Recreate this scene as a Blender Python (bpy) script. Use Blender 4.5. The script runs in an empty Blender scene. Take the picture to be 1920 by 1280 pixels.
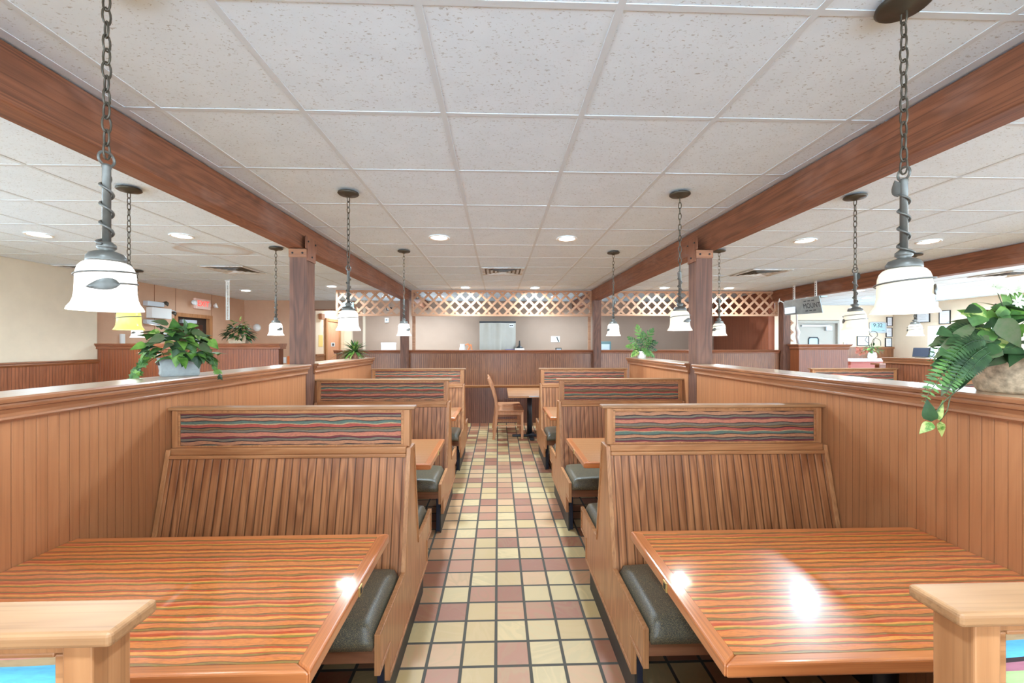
import bpy, bmesh, math, random
from mathutils import Vector, Matrix
from math import sin, cos, pi, radians as R
random.seed(7)
SC = bpy.context.scene
COL = SC.collection

# ------------------------------------------------------------------ camera, world, exposure
cam = bpy.data.cameras.new('camera')
cam.sensor_width = 36.0
cam.lens = 36.0 * 785 / 1920
cam.shift_y = 5 / 1920
cam.clip_start = 0.05
co = bpy.data.objects.new('camera', cam)
co.location = (0, 0, 1.5)
co.rotation_euler = (R(90), 0, -math.atan(26 / 785))
COL.objects.link(co)
SC.camera = co
SC.view_settings.view_transform = 'Standard'
SC.view_settings.look = 'None'
SC.view_settings.gamma = 1.0
SC.view_settings.use_curve_mapping = False
SC.view_settings.exposure = 0.73
SC.cycles.use_denoising = True
SC.cycles.max_bounces = 10
SC.cycles.diffuse_bounces = 6
SC.cycles.sample_clamp_indirect = 6.0
SC.cycles.caustics_reflective = False
SC.cycles.caustics_refractive = False
world = bpy.data.worlds.new('daylight')
SC.world = world
world.use_nodes = True
wb = world.node_tree.nodes['Background']
wb.inputs[0].default_value = (0.68, 0.88, 1.06, 1)
wb.inputs[1].default_value = 8.5
DOWN_W, PEND_W = 24.0, 3.6          # watts of one ceiling downlight / one pendant bulb
DOWN_COL, PEND_COL = (0.70, 0.90, 1.06), (0.84, 0.93, 1.0)
CEIL = 2.517

# ------------------------------------------------------------------ helpers
def lin(r, g, b, k=1.0):
    f = lambda v: (v / 12.92 if v <= 0.04045 else ((v + 0.055) / 1.055) ** 2.4)
    return (f(r / 255) * k, f(g / 255) * k, f(b / 255) * k, 1)

def curve(pts, k=7):
    """smooth path through points"""
    P = [Vector(p) for p in pts]; out = []
    for i in range(len(P) - 1):
        a, b, c, d = P[max(0, i - 1)], P[i], P[i + 1], P[min(len(P) - 1, i + 2)]
        for j in range(k):
            t = j / k
            out.append(.5 * ((2 * b) + (c - a) * t + (2 * a - 5 * b + 4 * c - d) * t * t + (3 * b - a - 3 * c + d) * t ** 3))
    return out + [P[-1]]
class MB:
    def __init__(s): s.v = []; s.f = []; s.m = []; s.sm = []
    def add(s, vs, fs, mi=0, smooth=False):
        o = len(s.v); s.v += [tuple(p) for p in vs]
        for f in fs: s.f.append([i + o for i in f]); s.m.append(mi); s.sm.append(smooth)
        return s
    def box(s, x0, x1, y0, y1, z0, z1, mi=0):
        if x0 > x1: x0, x1 = x1, x0
        if y0 > y1: y0, y1 = y1, y0
        vs = [(x, y, z) for x in (x0, x1) for y in (y0, y1) for z in (z0, z1)]
        return s.add(vs, [(0, 1, 3, 2), (4, 6, 7, 5), (0, 4, 5, 1), (2, 3, 7, 6), (0, 2, 6, 4), (1, 5, 7, 3)], mi)
    def prism(s, poly, axis, a, b, mi=0, smooth=False):
        n = len(poly)
        def P(u, w, t):
            return {'x': (t, u, w), 'y': (u, t, w), 'z': (u, w, t)}[axis]
        vs = [P(u, w, a) for u, w in poly] + [P(u, w, b) for u, w in poly]
        s.add(vs, [tuple(range(n)), tuple(range(2 * n - 1, n - 1, -1))], mi)
        o = len(s.v) - 2 * n
        for i in range(n):
            j = (i + 1) % n
            s.f.append([o + i, o + j, o + n + j, o + n + i]); s.m.append(mi); s.sm.append(smooth)
        return s
    def ring(s, outer, inner, axis, a, b, mi=0):
        n = len(outer)
        def P(u, w, t):
            return {'x': (t, u, w), 'y': (u, t, w), 'z': (u, w, t)}[axis]
        vs = [P(*p, a) for p in outer] + [P(*p, a) for p in inner] + [P(*p, b) for p in outer] + [P(*p, b) for p in inner]
        fs = []
        for i in range(n):
            j = (i + 1) % n
            fs += [(i, j, n + j, n + i), (2 * n + i, 3 * n + i, 3 * n + j, 2 * n + j),
                   (i, 2 * n + i, 2 * n + j, j), (n + i, n + j, 3 * n + j, 3 * n + i)]
        return s.add(vs, fs, mi)
    def lathe(s, prof, c=(0, 0, 0), n=24, mi=0, smooth=True, closed=False):
        vs = []; fs = []; k = len(prof)
        for r, z in prof:
            for i in range(n):
                a = 2 * pi * i / n
                vs.append((c[0] + r * cos(a), c[1] + r * sin(a), c[2] + z))
        for j in range(k - 1 if not closed else k):
            jj = (j + 1) % k
            for i in range(n):
                fs.append((j * n + i, j * n + (i + 1) % n, jj * n + (i + 1) % n, jj * n + i))
        return s.add(vs, fs, mi, smooth)
    def tube(s, path, r, n=8, mi=0, closed=False, smooth=True):
        P = [Vector(p) for p in path]; k = len(P); vs = []; fs = []
        rr = r if isinstance(r, (list, tuple)) else [r] * k
        up = Vector((0.13, 0.31, 0.94)); prev = None
        for i in range(k):
            a = P[(i - 1) % k] if (closed or i > 0) else P[i]
            b = P[(i + 1) % k] if (closed or i < k - 1) else P[i]
            t = (b - a).normalized()
            if prev is None:
                u = t.cross(up)
                if u.length < 1e-4: u = t.cross(Vector((1, 0, 0)))
            else:
                u = prev - t * prev.dot(t)
            u.normalize(); prev = u; w = t.cross(u)
            for j in range(n):
                q = 2 * pi * j / n
                vs.append(P[i] + (u * cos(q) + w * sin(q)) * rr[i])
        for i in range(k if closed else k - 1):
            ii = (i + 1) % k
            for j in range(n):
                fs.append((i * n + j, i * n + (j + 1) % n, ii * n + (j + 1) % n, ii * n + j))
        if not closed:
            fs += [tuple(range(n - 1, -1, -1)), tuple((k - 1) * n + j for j in range(n))]
        return s.add(vs, fs, mi, smooth)
    def mesh(s, name, mats, fix=True):
        me = bpy.data.meshes.new(name)
        me.from_pydata(s.v, [], s.f)
        for m in (mats if isinstance(mats, (list, tuple)) else [mats]): me.materials.append(m)
        for p, mi, sm in zip(me.polygons, s.m, s.sm): p.material_index = mi; p.use_smooth = sm
        if fix:
            bm = bmesh.new(); bm.from_mesh(me); bmesh.ops.recalc_face_normals(bm, faces=bm.faces); bm.to_mesh(me); bm.free()
        me.update()
        return me
    def build(s, name, mats, parent=None, bevel=0.0, seg=2, fix=True):
        o = bpy.data.objects.new(name, s.mesh(name, mats, fix)); COL.objects.link(o)
        if parent: o.parent = parent
        if bevel:
            b = o.modifiers.new('bevel', 'BEVEL'); b.width = bevel; b.segments = seg; b.limit_method = 'ANGLE'; b.angle_limit = R(40)
            b.harden_normals = False
        return o

def empty(name, loc=(0, 0, 0), rz=0.0):
    o = bpy.data.objects.new(name, None); COL.objects.link(o)
    o.location = loc; o.rotation_euler = (0, 0, rz); o.empty_display_size = 0.1
    return o
def tag(o, label, cat, group=None, kind=None):
    o['label'] = label; o['category'] = cat
    if group: o['group'] = group
    if kind: o['kind'] = kind
    return o
def struct(o, label=None):
    o['kind'] = 'structure'
    if label: o['label'] = label
    return o
def copy_thing(root, loc, rz=0.0):
    r = root.copy(); COL.objects.link(r); r.location = loc; r.rotation_euler = (0, 0, rz)
    for ch in list(root.children):
        c = ch.copy(); COL.objects.link(c); c.parent = r
        for g in list(ch.children):
            d = g.copy(); COL.objects.link(d); d.parent = c
    return r
def text(body, size, mat, parent, loc, rot, name='lettering', ext=0.0005, ax='CENTER', sx=1.0):
    c = bpy.data.curves.new(name, 'FONT'); c.body = body; c.size = size; c.extrude = ext
    c.align_x = ax; c.align_y = 'CENTER'; c.materials.append(mat)
    t = bpy.data.objects.new('tmp', c); COL.objects.link(t)
    me = bpy.data.meshes.new_from_object(t.evaluated_get(bpy.context.evaluated_depsgraph_get()))
    bpy.data.objects.remove(t); me.name = name
    if not me.materials: me.materials.append(mat)
    o = bpy.data.objects.new(name, me); COL.objects.link(o); o.parent = parent; o.location = loc; o.rotation_euler = rot; o.scale = (sx, 1, 1)
    return o
def clip_rect(poly, x0, x1, z0, z1):
    def cl(p, inside, inter):
        out = []
        for i in range(len(p)):
            a, b = p[i], p[(i + 1) % len(p)]
            if inside(a):
                out.append(a)
                if not inside(b): out.append(inter(a, b))
            elif inside(b): out.append(inter(a, b))
        return out
    for ax, lim, sg in ((0, x0, 1), (0, x1, -1), (1, z0, 1), (1, z1, -1)):
        if not poly: return poly
        def ins(p): return sg * (p[ax] - lim) >= 0
        def itx(a, b):
            t = (lim - a[ax]) / (b[ax] - a[ax]); return tuple(a[k] + t * (b[k] - a[k]) for k in range(2))
        poly = cl(poly, ins, itx)
    return poly
def inset(poly, d):
    n = len(poly); out = []
    area = sum(poly[i][0] * poly[(i + 1) % n][1] - poly[(i + 1) % n][0] * poly[i][1] for i in range(n))
    sg = 1 if area > 0 else -1
    for i in range(n):
        p0, p1, p2 = Vector(poly[i - 1]), Vector(poly[i]), Vector(poly[(i + 1) % n])
        e1, e2 = (p1 - p0).normalized(), (p2 - p1).normalized()
        n1, n2 = Vector((-e1.y, e1.x)) * sg, Vector((-e2.y, e2.x)) * sg
        m = n1 + n2; k = d / max(0.35, (1 + n1.dot(n2)) / 1.0)
        q = p1 + m * k
        out.append((q.x, q.y))
    return out

# ------------------------------------------------------------------ materials
def new_mat(name):
    m = bpy.data.materials.new(name); m.use_nodes = True
    nt = m.node_tree
    return m, nt, nt.nodes['Principled BSDF']
def N(nt, t, **k):
    n = nt.nodes.new(t)
    for a, b in k.items(): setattr(n, a, b)
    return n
def math_(nt, op, a, b=None, c=None):
    n = N(nt, 'ShaderNodeMath', operation=op)
    for i, v in enumerate((a, b, c)):
        if v is None: continue
        if isinstance(v, (int, float)): n.inputs[i].default_value = v
        else: nt.links.new(v, n.inputs[i])
    return n.outputs[0]
def mixc(nt, fac, a, b, mode='MIX'):
    n = N(nt, 'ShaderNodeMix', data_type='RGBA', blend_type=mode)
    for i, v in ((0, fac), (6, a), (7, b)):
        if isinstance(v, (int, float)): n.inputs[i].default_value = v
        elif isinstance(v, (tuple, list)): n.inputs[i].default_value = v
        else: nt.links.new(v, n.inputs[i])
    return n.outputs[2]
def ramp(nt, fac, stops, interp='LINEAR'):
    n = N(nt, 'ShaderNodeValToRGB'); r = n.color_ramp; r.interpolation = interp
    while len(r.elements) < len(stops): r.elements.new(0.5)
    for e, (p, c) in zip(r.elements, stops): e.position = p; e.color = c
    nt.links.new(fac, n.inputs[0])
    return n.outputs[0]
def noise(nt, vec, scale, detail=3, rough=0.5, dist=0.0, dim='3D'):
    n = N(nt, 'ShaderNodeTexNoise', noise_dimensions=dim)
    n.inputs['Scale'].default_value = scale; n.inputs['Detail'].default_value = detail
    n.inputs['Roughness'].default_value = rough; n.inputs['Distortion'].default_value = dist
    if vec is not None: nt.links.new(vec, n.inputs['Vector'])
    return n.outputs['Fac']
def mapping(nt, vec, scale=(1, 1, 1), loc=(0, 0, 0)):
    n = N(nt, 'ShaderNodeMapping'); n.inputs['Scale'].default_value = scale; n.inputs['Location'].default_value = loc
    nt.links.new(vec, n.inputs[0]); return n.outputs[0]
def objco(nt, rnd=False):
    o = N(nt, 'ShaderNodeTexCoord').outputs['Object']
    if rnd:
        i = N(nt, 'ShaderNodeObjectInfo').outputs['Random']
        c = N(nt, 'ShaderNodeCombineXYZ')
        for k, f in enumerate((13.1, 7.7, 3.3)): nt.links.new(math_(nt, 'MULTIPLY', i, f), c.inputs[k])
        v = N(nt, 'ShaderNodeVectorMath', operation='ADD'); nt.links.new(o, v.inputs[0]); nt.links.new(c.outputs[0], v.inputs[1])
        return o, v.outputs[0]
    return o, o
def bump(nt, h, strength, dist, bsdf):
    b = N(nt, 'ShaderNodeBump'); b.inputs['Strength'].default_value = strength; b.inputs['Distance'].default_value = dist
    nt.links.new(h, b.inputs['Height']); nt.links.new(b.outputs[0], bsdf.inputs['Normal'])
def plain(name, col, rough=0.5, metal=0.0, spec=0.5, var=0.0, vscale=8, bmp=0.0, bscale=200, coat=0.0):
    m, nt, b = new_mat(name)
    b.inputs['Base Color'].default_value = col; b.inputs['Roughness'].default_value = rough
    b.inputs['Metallic'].default_value = metal; b.inputs['Specular IOR Level'].default_value = spec
    b.inputs['Coat Weight'].default_value = coat
    o, v = objco(nt)
    f = noise(nt, v, vscale, 4, 0.6)
    dark = tuple(c * (1 - var) for c in col[:3]) + (1,)
    nt.links.new(ramp(nt, f, [(0.3, dark), (0.7, col)]), b.inputs['Base Color'])
    if bmp: bump(nt, noise(nt, v, bscale, 2), bmp, 0.002, b)
    return m
def emit(name, col, s, base=(0.8, 0.8, 0.8, 1)):
    m, nt, b = new_mat(name)
    b.inputs['Base Color'].default_value = base
    b.inputs['Emission Color'].default_value = col; b.inputs['Emission Strength'].default_value = s
    return m
AX = {'x': 0, 'y': 1, 'z': 2}
def wood(name, c1, c2, grain='z', groove=None, pitch=0.038, gw=0.10, gdark=0.42, rough=0.42, coat=0.0, cath=0.5,
         rnd=True, pore=0.35, gbump=0.6, off=0.0, contrast=1.0, blotch=0.0, bl=(1, 1, 1, 1), plank=0.0, flat=None):
    m, nt, b = new_mat(name)
    o, v = objco(nt, rnd)
    g = AX[grain]
    def sc(al, ac): return tuple(al if i == g else (0.0 if flat and i == AX[flat] else ac) for i in range(3))
    f1 = noise(nt, mapping(nt, v, sc(1.3, 26)), 1.0, 5, 0.62, 0.4)
    f2 = noise(nt, mapping(nt, v, sc(0.7, 5.5)), 1.0, 2, 0.5, 0.3)
    rings = math_(nt, 'MULTIPLY_ADD', math_(nt, 'SINE', math_(nt, 'MULTIPLY', f2, 95.0)), 0.5, 0.5)
    fac = math_(nt, 'ADD', math_(nt, 'MULTIPLY', f1, 1 - cath * 0.5), math_(nt, 'MULTIPLY', rings, cath * 0.5))
    lo, hi = 0.5 - 0.26 / contrast, 0.5 + 0.26 / contrast
    col = ramp(nt, fac, [(lo, c2), (hi, c1)])
    f3 = noise(nt, mapping(nt, v, sc(1.5, 150)), 1.0, 2, 0.55)
    col = mixc(nt, math_(nt, 'MULTIPLY', ramp(nt, f3, [(0.52, (0, 0, 0, 1)), (0.66, (1, 1, 1, 1))]), pore), col,
               tuple(x * 0.5 for x in c2[:3]) + (1,))
    if blotch:
        f5 = noise(nt, mapping(nt, v, sc(2.0, 3.5)), 1.0, 4, 0.6)
        col = mixc(nt, math_(nt, 'MULTIPLY', ramp(nt, f5, [(0.5, (0, 0, 0, 1)), (0.72, (1, 1, 1, 1))]), blotch), col, bl)
    h = math_(nt, 'MULTIPLY', f1, 0.15)
    if groove:
        sp = N(nt, 'ShaderNodeSeparateXYZ'); nt.links.new(o, sp.inputs[0])
        t = math_(nt, 'FRACT', math_(nt, 'ADD', math_(nt, 'DIVIDE', sp.outputs[AX[groove]], pitch), 100.0 + off))
        if plank:
            wn = N(nt, 'ShaderNodeTexWhiteNoise', noise_dimensions='1D')
            nt.links.new(math_(nt, 'FLOOR', math_(nt, 'ADD', math_(nt, 'DIVIDE', sp.outputs[AX[groove]], pitch), 100.0 + off)), wn.inputs['W'])
            col = mixc(nt, math_(nt, 'MULTIPLY', wn.outputs['Value'], plank), col, c2)
        d = math_(nt, 'ABSOLUTE', math_(nt, 'SUBTRACT', t, 0.5))
        mr = N(nt, 'ShaderNodeMapRange'); mr.interpolation_type = 'SMOOTHSTEP'
        mr.inputs[1].default_value = 0.5 - gw; mr.inputs[2].default_value = 0.5 - gw * 0.35
        nt.links.new(d, mr.inputs[0])
        gm = mr.outputs[0]
        col = mixc(nt, math_(nt, 'MULTIPLY', gm, 1 - gdark), col, tuple(x * 0.30 for x in c2[:3]) + (1,))
        h = math_(nt, 'SUBTRACT', h, gm)
    nt.links.new(col, b.inputs['Base Color'])
    b.inputs['Roughness'].default_value = rough; b.inputs['Coat Weight'].default_value = coat
    b.inputs['Coat Roughness'].default_value = 0.12
    bump(nt, h, gbump, 0.003, b)
    return m

OAK, OAKD = lin(196, 140, 94), lin(156, 102, 62)
BK1, BK2 = lin(194, 131, 85), lin(138, 84, 49)
WL1, WL2 = lin(188, 129, 86), lin(167, 109, 70)
BW1, BW2 = lin(164, 107, 68), lin(116, 70, 42)
M = {}
for ax in 'xyz':
    M['oak_' + ax] = wood('oak_' + ax, OAK, OAKD, ax, cath=0.35)
    M['oakp_' + ax] = wood('oak_pale_' + ax, lin(178, 132, 90), lin(148, 104, 68), ax, cath=0.25, rough=0.5)
    M['rough_' + ax] = wood('rough_timber_' + ax, lin(152, 94, 64), lin(106, 64, 42), ax, cath=0.35, rough=0.6, pore=0.5, blotch=0.45,
                            bl=lin(160, 124, 112), rnd=False)
    M['edge_' + ax] = wood('table_edge_oak_' + ax, lin(212, 132, 76), lin(176, 98, 52), ax, cath=0.2, rough=0.3, coat=0.7)
    M['dark_' + ax] = wood('stained_oak_' + ax, BW1, BW2, ax, cath=0.3, rnd=False)
M['endpanel'] = wood('end_panel_oak', lin(200, 139, 91), lin(164, 108, 66), 'z', cath=0.5, rough=0.38, coat=0.15)
M['back'] = wood('beadboard_back', BK1, BK2, 'z', 'x', gw=0.12, gdark=0.22, cath=0.55, contrast=1.1, pore=0.65, rough=0.4, plank=0.35, flat='y')
M['wall_bead'] = wood('beadboard_half_wall', WL1, WL2, 'z', 'y', gw=0.06, gdark=0.72, cath=0.2, rnd=False, pore=0.25, plank=.2)
M['back_bead'] = wood('beadboard_back_partition', BW1, BW2, 'z', 'x', gw=0.13, gdark=0.3, cath=0.3, rnd=False, pore=0.5, rough=0.42, coat=0.08)
M['dark_bead_y'] = wood('beadboard_wainscot', lin(166, 104, 72), lin(126, 76, 50), 'z', 'y', gw=0.12, gdark=0.45, cath=0.3, rnd=False)
M['dark_bead_x'] = wood('beadboard_partition', lin(148, 82, 46), lin(114, 60, 34), 'z', 'x', gw=0.12, gdark=0.45, cath=0.3, rnd=False)
M['ply'] = wood('plywood', lin(150, 100, 70), lin(116, 72, 48), 'x', cath=0.3)
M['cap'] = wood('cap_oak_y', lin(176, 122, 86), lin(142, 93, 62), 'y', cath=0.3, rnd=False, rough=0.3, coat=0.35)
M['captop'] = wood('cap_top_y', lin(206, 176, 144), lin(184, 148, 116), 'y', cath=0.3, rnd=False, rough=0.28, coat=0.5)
M['capx'] = wood('cap_oak_x', lin(158, 96, 66), lin(118, 70, 46), 'x', cath=0.3, rnd=False, rough=0.35, coat=0.2)
M['lattice'] = wood('lattice_cedar', lin(196, 150, 116), lin(166, 116, 84), 'x', cath=0.2, rnd=False, rough=0.55)
M['black'] = plain('black_metal', lin(30, 31, 36), 0.45)
M['navy'] = plain('navy_black_steel', lin(26, 32, 52), 0.5)
M['kick'] = plain('kick_plate_black', lin(58, 54, 48), 0.55, var=0.2)
M['bronze'] = plain('bronze_metal', lin(84, 76, 64), 0.42, 0.5, var=0.3)
M['iron'] = plain('pewter_iron', lin(104, 102, 96), 0.36, 0.35, var=0.25, vscale=30)
M['white'] = plain('white_plastic', lin(232, 232, 228), 0.45)
M['silver'] = plain('silver_plastic', lin(196, 204, 210), 0.35, 0.2)
M['steel'] = plain('brushed_stainless', lin(152, 146, 136), 0.36, 0.85, var=0.10, vscale=3)
M['galv'] = plain('galvanised_steel', lin(168, 176, 174), 0.38, 0.55, var=0.25, vscale=9)
M['blackpl'] = plain('black_plastic', lin(24, 24, 26), 0.4)
M['ink'] = plain('dark_print', lin(48, 52, 58), 0.6)
M['inkl'] = plain('grey_print', lin(150, 154, 160), 0.7)
M['paper'] = plain('certificate_paper', lin(232, 234, 238), 0.6)
M['cream'] = plain('cream_wallpaper', lin(220, 206, 182), 0.7, var=0.07, vscale=5, bmp=0.1, bscale=60)
M['creamw'] = plain('pale_cream_paint', lin(232, 212, 186), 0.65, var=0.05, vscale=3)
M['pinkw'] = plain('tan_wallpaper', lin(206, 164, 134), 0.7, var=0.08, vscale=4)
M['backw'] = plain('peach_wallpaper', lin(170, 142, 122), 0.65, var=0.06, vscale=3)
M['doorw'] = plain('white_door_paint', lin(176, 171, 160), 0.5)
M['doorb'] = wood('brown_door', lin(204, 148, 112), lin(184, 124, 90), 'z', cath=0.4, rnd=False)
M['darkdoor'] = plain('dark_bronze_door', lin(44, 34, 30), 0.4)
M['glassd'] = plain('dark_door_glass', lin(70, 40, 30), 0.08)
M['pinkf'] = plain('pink_counter_front', lin(206, 128, 120), 0.6)
M['counter'] = plain('white_counter', lin(240, 240, 238), 0.35)
M['bulb'] = emit('lamp_disc', (1, 0.96, 0.9, 1), 9.0)
M['exit'] = plain('exit_sign_face', lin(246, 214, 200), 0.5)
M['red'] = emit('exit_red', lin(255, 70, 60), 1.1, lin(220, 40, 40))
M['orange'] = plain('orange_plastic', lin(232, 130, 70), 0.5)
M['yellow'] = plain('yellow_notice', lin(236, 200, 120), 0.6)
M['teal'] = plain('teal_sign', lin(110, 140, 140), 0.5)
M['blue'] = plain('blue_plastic', lin(80, 90, 150), 0.5)
M['screen'] = plain('lcd_screen', lin(176, 214, 224), 0.3)
M['soil'] = plain('dark_moss', lin(60, 46, 34), 0.9, var=0.5, vscale=60)
M['stem'] = plain('plant_stem', lin(96, 110, 58), 0.6)
M['chairoak'] = wood('chair_oak', lin(216, 156, 112), lin(176, 116, 78), 'z', cath=0.2)

# shade glass: opal, lit from inside
def shade_mat(name, col, s):
    m, nt, b = new_mat(name)
    b.inputs['Base Color'].default_value = (0.5, 0.46, 0.38, 1); b.inputs['Roughness'].default_value = 0.25
    b.inputs['Emission Color'].default_value = col; b.inputs['Emission Strength'].default_value = s
    return m
M['shade_white'] = shade_mat('opal_glass_white', (1.0, 0.96, 0.9, 1), 1.2)
M['shade_cream'] = shade_mat('opal_glass_cream', (1.0, 0.90, 0.68, 1), 0.40)
M['shade_yellow'] = shade_mat('opal_glass_yellow', lin(214, 210, 112), 0.62)
bsdf_y = M['shade_yellow'].node_tree.nodes['Principled BSDF']; bsdf_y.inputs['Base Color'].default_value = lin(150, 148, 84)

# floor tiles
def floor_mat():
    m, nt, b = new_mat('quarry_tiles')
    o, v = objco(nt)
    P = 0.162
    sp = N(nt, 'ShaderNodeSeparateXYZ'); nt.links.new(o, sp.inputs[0])
    u = math_(nt, 'DIVIDE', math_(nt, 'ADD', sp.outputs[0], 0.011 + 100 * P), P)
    w = math_(nt, 'DIVIDE', math_(nt, 'ADD', sp.outputs[1], -1.952 + 100 * P), P)
    cu, cw = math_(nt, 'FLOOR', u), math_(nt, 'FLOOR', w)
    cc = N(nt, 'ShaderNodeCombineXYZ'); nt.links.new(cu, cc.inputs[0]); nt.links.new(cw, cc.inputs[1])
    wn = N(nt, 'ShaderNodeTexWhiteNoise', noise_dimensions='3D'); nt.links.new(cc.outputs[0], wn.inputs[0])
    rv = wn.outputs['Value']
    base = ramp(nt, rv, [(0.0, lin(200, 174, 126)), (0.30, lin(196, 164, 112)), (0.44, lin(202, 158, 116)), (0.58, lin(188, 136, 100)),
                         (0.74, lin(176, 120, 90)), (0.88, lin(156, 100, 74)), (1.0, lin(194, 162, 106))], 'CONSTANT')
    # marbled swirl, turned and shifted from tile to tile
    sw = N(nt, 'ShaderNodeSeparateColor'); nt.links.new(wn.outputs['Color'], sw.inputs[0])
    ad = N(nt, 'ShaderNodeVectorMath', operation='MULTIPLY_ADD'); nt.links.new(wn.outputs['Color'], ad.inputs[0])
    ad.inputs[1].default_value = (9, 9, 9); nt.links.new(o, ad.inputs[2])
    rot = N(nt, 'ShaderNodeVectorRotate', rotation_type='Z_AXIS'); nt.links.new(ad.outputs[0], rot.inputs[0])
    nt.links.new(math_(nt, 'MULTIPLY', sw.outputs[1], 6.28), rot.inputs['Angle'])
    f = noise(nt, mapping(nt, rot.outputs[0], (9, 3.2, 1)), 1.0, 2, 0.5, 0.9)
    st = math_(nt, 'MULTIPLY_ADD', math_(nt, 'SINE', math_(nt, 'MULTIPLY', f, 36.0)), 0.5, 0.5)
    stm = math_(nt, 'MULTIPLY', math_(nt, 'POWER', st, 2.2), math_(nt, 'MULTIPLY_ADD', sw.outputs[2], 0.55, 0.22))
    col = mixc(nt, stm, base, mixc(nt, sw.outputs[0], lin(222, 192, 138), lin(150, 104, 74)))
    du = math_(nt, 'ABSOLUTE', math_(nt, 'SUBTRACT', math_(nt, 'FRACT', u), 0.5))
    dw = math_(nt, 'ABSOLUTE', math_(nt, 'SUBTRACT', math_(nt, 'FRACT', w), 0.5))
    d = math_(nt, 'MAXIMUM', du, dw)
    mr = N(nt, 'ShaderNodeMapRange'); mr.interpolation_type = 'SMOOTHSTEP'
    mr.inputs[1].default_value = 0.448; mr.inputs[2].default_value = 0.460
    nt.links.new(d, mr.inputs[0])
    col = mixc(nt, mr.outputs[0], col, lin(84, 78, 68))
    nt.links.new(col, b.inputs['Base Color'])
    nt.links.new(math_(nt, 'MULTIPLY_ADD', mr.outputs[0], 0.4, 0.42), b.inputs['Roughness'])
    bump(nt, math_(nt, 'SUBTRACT', 1.0, mr.outputs[0]), 0.5, 0.003, b)
    return m
M['floor'] = floor_mat()

def ceil_mat():
    m, nt, b = new_mat('fissured_ceiling_tile')
    o, v = objco(nt)
    f = noise(nt, mapping(nt, v, (75, 130, 1)), 1.0, 2, 0.55, 0.6)
    f2 = noise(nt, v, 9, 2)
    spk = math_(nt, 'MULTIPLY', ramp(nt, f, [(0.615, (0, 0, 0, 1)), (0.69, (1, 1, 1, 1))]), 0.5)
    col = mixc(nt, spk, ramp(nt, f2, [(0.3, lin(218, 232, 243)), (0.7, lin(223, 237, 248))]), lin(120, 114, 106))
    # old leak ring on one tile of the ceiling
    ds = N(nt, 'ShaderNodeVectorMath', operation='DISTANCE')
    nt.links.new(mapping(nt, o, (1, 1.3, 0)), ds.inputs[0]); ds.inputs[1].default_value = (-3.05, 4.62 * 1.3, 0)
    dd = math_(nt, 'ADD', ds.outputs['Value'], math_(nt, 'MULTIPLY', math_(nt, 'SUBTRACT', noise(nt, v, 4, 3), 0.5), 0.22))
    rg = ramp(nt, dd, [(0.20, (0, 0, 0, 1)), (0.36, (0.55, 0.55, 0.55, 1)), (0.40, (0, 0, 0, 1))])
    col = mixc(nt, rg, col, lin(176, 148, 120))
    nt.links.new(col, b.inputs['Base Color']); b.inputs['Roughness'].default_value = 0.75
    bump(nt, f, 0.15, 0.002, b)
    return m
M['ceil'] = ceil_mat()
M['tbar'] = plain('ceiling_tee_bar', lin(206, 214, 220), 0.85, spec=0.1)

def stripes(name, bands, axis, z0, z1, wave, wf, flip=False, period=None, rough=0.85, coat=0.0, across=0, fine=0.35, rnd=True):
    """bands: (width, colour); horizontal wavy woven/printed bands between z0 and z1 along an axis"""
    m, nt, b = new_mat(name)
    o, v = objco(nt, rnd)
    sp = N(nt, 'ShaderNodeSeparateXYZ'); nt.links.new(o, sp.inputs[0])
    sv = N(nt, 'ShaderNodeSeparateXYZ'); nt.links.new(v, sv.inputs[0])
    z = sp.outputs[AX[axis]]; x = sv.outputs[across]
    cz = N(nt, 'ShaderNodeCombineXYZ'); nt.links.new(math_(nt, 'MULTIPLY', x, wf), cz.inputs[0]); nt.links.new(math_(nt, 'MULTIPLY', z, 26.0), cz.inputs[1])
    n1 = noise(nt, cz.outputs[0], 1.0, 2, 0.5)
    s1 = math_(nt, 'SINE', math_(nt, 'ADD', math_(nt, 'MULTIPLY', x, wf * 4.2), math_(nt, 'MULTIPLY', z, 60.0)))
    zz = math_(nt, 'ADD', z, math_(nt, 'ADD', math_(nt, 'MULTIPLY', math_(nt, 'SUBTRACT', n1, 0.5), wave * 2.4), math_(nt, 'MULTIPLY', s1, wave * 0.45)))
    t = math_(nt, 'DIVIDE', math_(nt, 'SUBTRACT', zz, z0), (z1 - z0))
    if period: t = math_(nt, 'FRACT', math_(nt, 'ADD', t, 10.0))
    if flip: t = math_(nt, 'SUBTRACT', 1.0, t)
    tot = sum(w for w, c in bands); p = 0; st = []
    for w, c in bands: st.append((p / tot, c)); p += w
    col = ramp(nt, t, st, 'CONSTANT')
    f = noise(nt, mapping(nt, v, (60, 60, 300) if axis == 'z' else (60, 300, 60)), 1.0, 2)
    col = mixc(nt, math_(nt, 'MULTIPLY', ramp(nt, f, [(0.45, (0, 0, 0, 1)), (0.7, (1, 1, 1, 1))]), fine), col, lin(70, 52, 44))
    nt.links.new(col, b.inputs['Base Color']); b.inputs['Roughness'].default_value = rough
    b.inputs['Coat Weight'].default_value = coat; b.inputs['Coat Roughness'].default_value = 0.06
    if rough > 0.6: bump(nt, f, 0.2, 0.001, b)
    return m
DK = lin(53, 37, 39); TAN = lin(178, 125, 92); TEAL = lin(88, 110, 98); REDC = lin(168, 79, 65); CORAL = lin(189, 116, 92)
MAR = lin(115, 53, 56); GRY = lin(118, 108, 92); OLV = lin(129, 99, 63); CRM = lin(177, 149, 111)
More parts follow.
